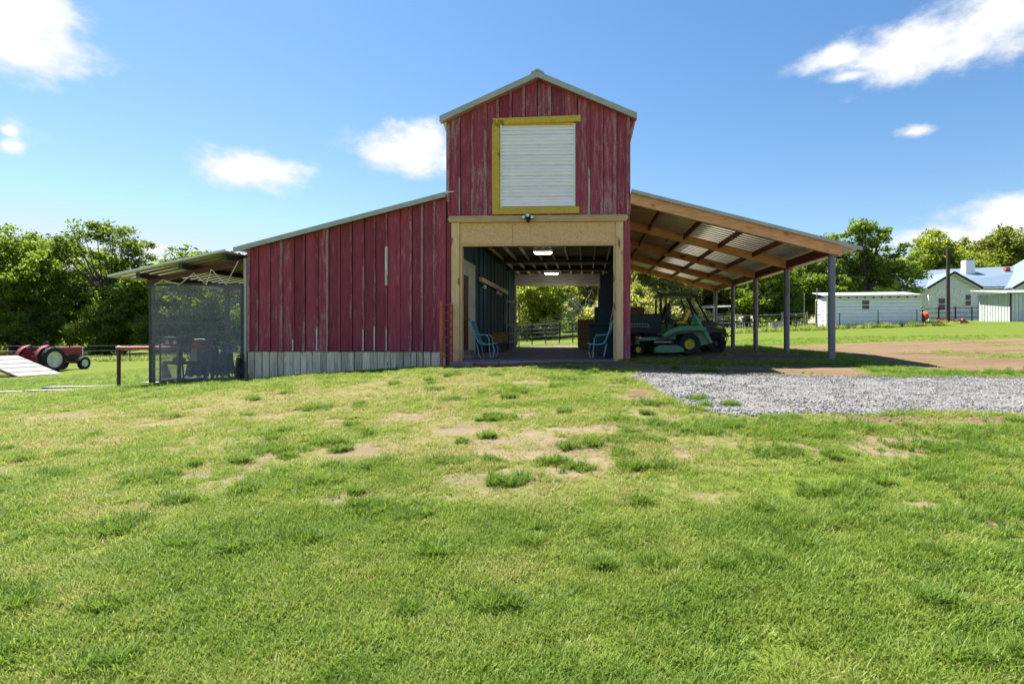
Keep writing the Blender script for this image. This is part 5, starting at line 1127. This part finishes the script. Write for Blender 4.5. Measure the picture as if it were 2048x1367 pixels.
# bare tangle of dead branches behind the barn
t = thing('dead_tree', 'tangle of pale bare dead branches behind the barn', 'tree', at_ground(-.4, 33)); q = random.Random(5); m = MB(); m.tube([(0,0,-.2),(.1,0,1.0),(.3,.1,2.2)], [.2,.17,.13], 8); m.build('trunk', 'deadwood', t, True); m = MB()
for k in range(46):
    a = q.uniform(0, 2*math.pi); z0 = q.uniform(.8, 2.2); p = Vector((.2,0,z0)); d = Vector((math.cos(a)*1.2, math.sin(a)*.6, q.uniform(-.1, 1.0))); pts = [p]
    for j in range(4): p = p+d*q.uniform(.35,.75); d = d+Vector((q.uniform(-.5,.5), q.uniform(-.4,.4), q.uniform(-.35,.45))); pts.append(p)
    m.tube(pts, [.06,.045,.032,.02,.01], 5)
m.build('branch', 'deadwood', t, True)
# the wood beyond, one mass
r = np.random.default_rng(9); lobes = []
for k in range(150):
    a = r.uniform(-1.15, .95); dd = r.uniform(62, 80); x, y = math.sin(a)*dd*1.15, math.cos(a)*dd-8; z = h1(x, y)
    if x > 30: continue
    hgt = 4.4 if -22 < x else 6.0
    for j in range(3): lobes.append((x+r.uniform(-2,2), y+r.uniform(-2,2), z+r.uniform(.3,hgt), 2.6, 2.6, 1.9))
me, _ = crown_mesh('woodland', lobes, 2600, 42, .42, 'leaf_dark', 19, 1.25)
o = bpy.data.objects.new('woodland', me); COL.objects.link(o); tag(o, 'far mass of mixed green woodland beyond the fences', 'woodland', kind='stuff')

# ------------------------------------------------------------------ scattered ground cover: grass, weeds, gravel
tufts = bpy.data.collections.new('grass_kinds'); stones = bpy.data.collections.new('stone_kinds')
def tuft(seed, n, h, spread, w):
    q = np.random.default_rng(seed); V = []; F = []
    for k in range(n):
        a = q.uniform(0, 2*math.pi); d = spread*q.random()**.6; bx, by = math.cos(a)*d, math.sin(a)*d; hh = h*q.uniform(.45, 1.15); ln = q.uniform(.25, 1.15)*hh; az = a+q.normal()*.9
        dx, dy = math.cos(az), math.sin(az); px_, py_ = -dy*w/2, dx*w/2; o = len(V)
        for (t_, ww) in ((0, 1), (.45, .95), (.8, .6)):
            c = (bx+dx*ln*t_*t_, by+dy*ln*t_*t_, hh*(t_-.22*t_*t_*ln/hh)-.006); V += [(c[0]-px_*ww, c[1]-py_*ww, c[2]), (c[0]+px_*ww, c[1]+py_*ww, c[2])]
        V.append((bx+dx*ln, by+dy*ln, hh*(1-.22*ln/hh)-.006))
        F += [(o,o+1,o+3,o+2),(o+2,o+3,o+5,o+4),(o+4,o+5,o+6)]
    me = bpy.data.meshes.new('tuft'); me.from_pydata(V, [], F); me.materials.append(M['grass'])
    ob = bpy.data.objects.new('tuft', me); tufts.objects.link(ob)
for k in range(7): tuft(k, 22, .050, .060, .0050)
for k in range(3): tuft(50+k, 34, .095, .055, .0056)       # coarse clumps
def pebble(seed):
    bm = bmesh.new(); bmesh.ops.create_icosphere(bm, subdivisions=1, radius=1); q = random.Random(seed)
    for v in bm.verts: v.co = Vector((v.co.x*1.2, v.co.y, v.co.z*.6))*q.uniform(.7, 1.25)
    me = bpy.data.meshes.new('pebble'); bm.to_mesh(me); bm.free(); me.materials.append(M['pebble']); stones.objects.link(bpy.data.objects.new('pebble', me))
for k in range(4): pebble(k)
def scatter(name, P, rot, scl, idx, tint, coll, label, cat):
    me = bpy.data.meshes.new(name); me.vertices.add(len(P)); me.vertices.foreach_set('co', P.astype(np.float32).ravel())
    for nme, ty, arr, key in (('rot','FLOAT_VECTOR',rot,'vector'),('scl','FLOAT',scl,'value'),('idx','INT',idx,'value'),('tint','FLOAT',tint,'value')):
        a = me.attributes.new(nme, ty, 'POINT'); a.data.foreach_set(key, arr.astype(np.int32 if ty == 'INT' else np.float32).ravel())
    ob = bpy.data.objects.new(name, me); COL.objects.link(ob); tag(ob, label, cat, kind='stuff')
    ng = bpy.data.node_groups.new(name, 'GeometryNodeTree'); ng.interface.new_socket('Geometry', in_out='INPUT', socket_type='NodeSocketGeometry'); ng.interface.new_socket('Geometry', in_out='OUTPUT', socket_type='NodeSocketGeometry')
    ns, ls = ng.nodes, ng.links; gi_ = ns.new('NodeGroupInput'); go = ns.new('NodeGroupOutput'); ip = ns.new('GeometryNodeInstanceOnPoints'); ci = ns.new('GeometryNodeCollectionInfo')
    ci.inputs[0].default_value = coll; ci.inputs['Separate Children'].default_value = True; ci.inputs['Reset Children'].default_value = True
    def na(n_, ty):
        x = ns.new('GeometryNodeInputNamedAttribute'); x.data_type = ty; x.inputs[0].default_value = n_; return x.outputs[0]
    ls.new(gi_.outputs[0], ip.inputs['Points']); ls.new(ci.outputs[0], ip.inputs['Instance']); ip.inputs['Pick Instance'].default_value = True
    ls.new(na('idx','INT'), ip.inputs['Instance Index']); ls.new(na('rot','FLOAT_VECTOR'), ip.inputs['Rotation']); ls.new(na('scl','FLOAT'), ip.inputs['Scale'])
    ls.new(ip.outputs[0], go.inputs[0]); md_ = ob.modifiers.new('scatter', 'NODES'); md_.node_group = ng
    return ob
PX_, PY_ = [], []; DD = []
for (d0, d1, den) in ((.9,2.2,1000),(2.2,3.4,1900),(3.4,5,1500),(5,7.5,1000),(7.5,10.5,640),(10.5,15,340),(15,22,95),(22,34,30)):
    n = int(den*(d1**2-d0**2)*R(118)/2); a = rng.uniform(R(-62), R(56), n); d = np.sqrt(rng.uniform(d0**2, d1**2, n))
    PX_.append(np.sin(a)*d); PY_.append(np.cos(a)*d-13.85); DD.append(d)
x = np.concatenate(PX_); y = np.concatenate(PY_); dd = np.concatenate(DD)
dm, dr, so = masks(x, y)
keep = (rng.random(len(x)) > np.clip((dm-.22)*1.9, 0, .965)) & ~gravel_in(x, y, -.03) & ~((x > -8.95) & (x < 1.2) & (y > -.10) & (y < 12.7))
x, y, dm, dr, dd = x[keep], y[keep], dm[keep], dr[keep], dd[keep]
z = H(x, y); n = len(x)
rot = np.stack([rng.normal(0, .12, n), rng.normal(0, .12, n), rng.uniform(0, 6.28, n)], 1)
thin = fbm(x, y, .9, 131)+.35*(fbm(x, y, .25, 133, 2)-.5); thick = rng.random(len(x)) < np.clip((thin-.34)*4.2, .16, .92); x, y, dm, dr, dd, z, rot = x[thick], y[thick], dm[thick], dr[thick], dd[thick], z[thick], rot[thick]; n = len(x)
dens = fbm(x, y, .7, 91); scl = (.62+.75*dens+rng.uniform(-.15, .25, n))*np.clip(.9+dd*.022, .9, 1.5)*np.where(dm > .3, .75, 1)
idx = rng.integers(0, 7, n); tint = np.clip(.32+dr*.42+(fbm(x, y, .35, 95)-.5)*.75+(fbm(x, y, 1.3, 97)-.5)*.45+dm*.3+rng.normal(0, .08, n), 0, 1)
# coarse darker clumps
CLUMP = [(-3.59,-7.54,.35),(-1.79,-9.39,.3),(-2.08,-10.0,.16),(-.67,-8.77,.22),(1.54,-9.79,.28),(-3.71,-9.65,.16),(-3.69,-9.86,.16),(3.84,-7.98,.5),(2.21,-9.13,.25),(2.46,-9.81,.3),(2.89,-9.71,.3),(.82,-6.85,.35),(1.41,-7.1,.4),(1.77,-6.87,.4),(.46,-7.5,.3),(2.01,-8.0,.3),
 (2.4,-6.95,.4),(3.2,-7.1,.4),(4.4,-7.3,.5),(5.2,-7.4,.5),(6.2,-7.2,.5),(.7,-3.9,.25),(-.3,-3.6,.3),(-1.2,-4.6,.25),(1.0,-5.7,.3),(-4.5,-5.0,.3),(7.6,-2.2,.5),(6.4,-2.2,.35),(8.6,-2.3,.5),(9.8,-2.2,.6),(1.75,-5.35,.16),(2.15,-5.75,.1),(-2.2,-5.1,.2),(-1.4,-8.3,.3),(-2.6,-8.8,.22),(3.4,-8.9,.3),(3.9,-9.2,.3),(3.3,-9.45,.25)]
for k in range(150):
    a = rng.uniform(-.9, .8); d = rng.uniform(3.0, 12); CLUMP.append((math.sin(a)*d, math.cos(a)*d-13.85, rng.uniform(.05, .15)))
cx, cy = [], []
for (a, b, s_) in CLUMP:
    k = int(14+s_*420*max(.3, s_)); cx.append(a+rng.normal(0, s_*.55, k)); cy.append(b+rng.normal(0, s_*.30, k))
cx = np.concatenate(cx); cy = np.concatenate(cy); kk = ~((cx > -8.95) & (cx < 1.2) & (cy > -.1)) & (~gravel_in(cx, cy, -.12) | ((cx < 2.3) & (cy < -5.0))); cx, cy = cx[kk], cy[kk]; m_ = len(cx)
# ragged growth along the wall foot and the shade edge
ex = np.concatenate([rng.uniform(-12, 1.6, 2600), rng.uniform(1.3, 6.6, 700)]); ey = np.concatenate([rng.uniform(-.5, -.1, 2600), rng.uniform(-1.3, -.4, 700)]); er = len(ex)
kk = ~((ex > -3.2) & (ex < .8) & (ey > -1.0)); ex, ey = ex[kk], ey[kk]; er = len(ex)
fx = np.concatenate([rng.uniform(-60, -12, 900), rng.uniform(9, 26, 400)]); fy = np.concatenate([rng.uniform(22.5, 25.5, 900), rng.uniform(25.5, 28, 400)]); fr = len(fx)
allx = np.concatenate([x, cx, ex, fx]); ally = np.concatenate([y, cy, ey, fy]); allz = np.concatenate([z, H(cx, cy), H(ex, ey), H(fx, fy)])
rot = np.concatenate([rot, np.stack([rng.normal(0, .18, m_+er+fr), rng.normal(0, .18, m_+er+fr), rng.uniform(0, 6.28, m_+er+fr)], 1)])
scl = np.concatenate([scl, rng.uniform(.55, 1.15, m_), rng.uniform(.5, .95, er), rng.uniform(2.5, 5, fr)])
idx = np.concatenate([idx, rng.integers(7, 10, m_), rng.integers(7, 10, er), rng.integers(7, 10, fr)])
tint = np.concatenate([tint, np.clip(rng.normal(.22, .08, m_), 0, 1), np.clip(rng.normal(.35, .12, er), 0, 1), np.clip(rng.normal(.6, .12, fr), 0, 1)])
scatter('grass', np.stack([allx, ally, allz], 1), rot, scl, idx, tint, tufts, 'short green grass with bare tan patches before the barn', 'grass')
n = 52000; x = rng.uniform(.5, 14, n); y = rng.uniform(-7.2, -2.4, n); k = gravel_in(x, y, .05) | (gravel_in(x, y, .45) & (rng.random(n) < .10)); x, y = x[k], y[k]; n = len(x)
z = H(x, y)+.018
scatter('gravel_stones', np.stack([x, y, z], 1), rng.uniform(0, 6.28, (n, 3)), rng.gamma(3.0, .0024, n)+.004, rng.integers(0, 4, n), np.zeros(n), stones, 'loose grey stones on the gravel drive', 'gravel')
print('grass tufts', len(allx), 'stones', n)
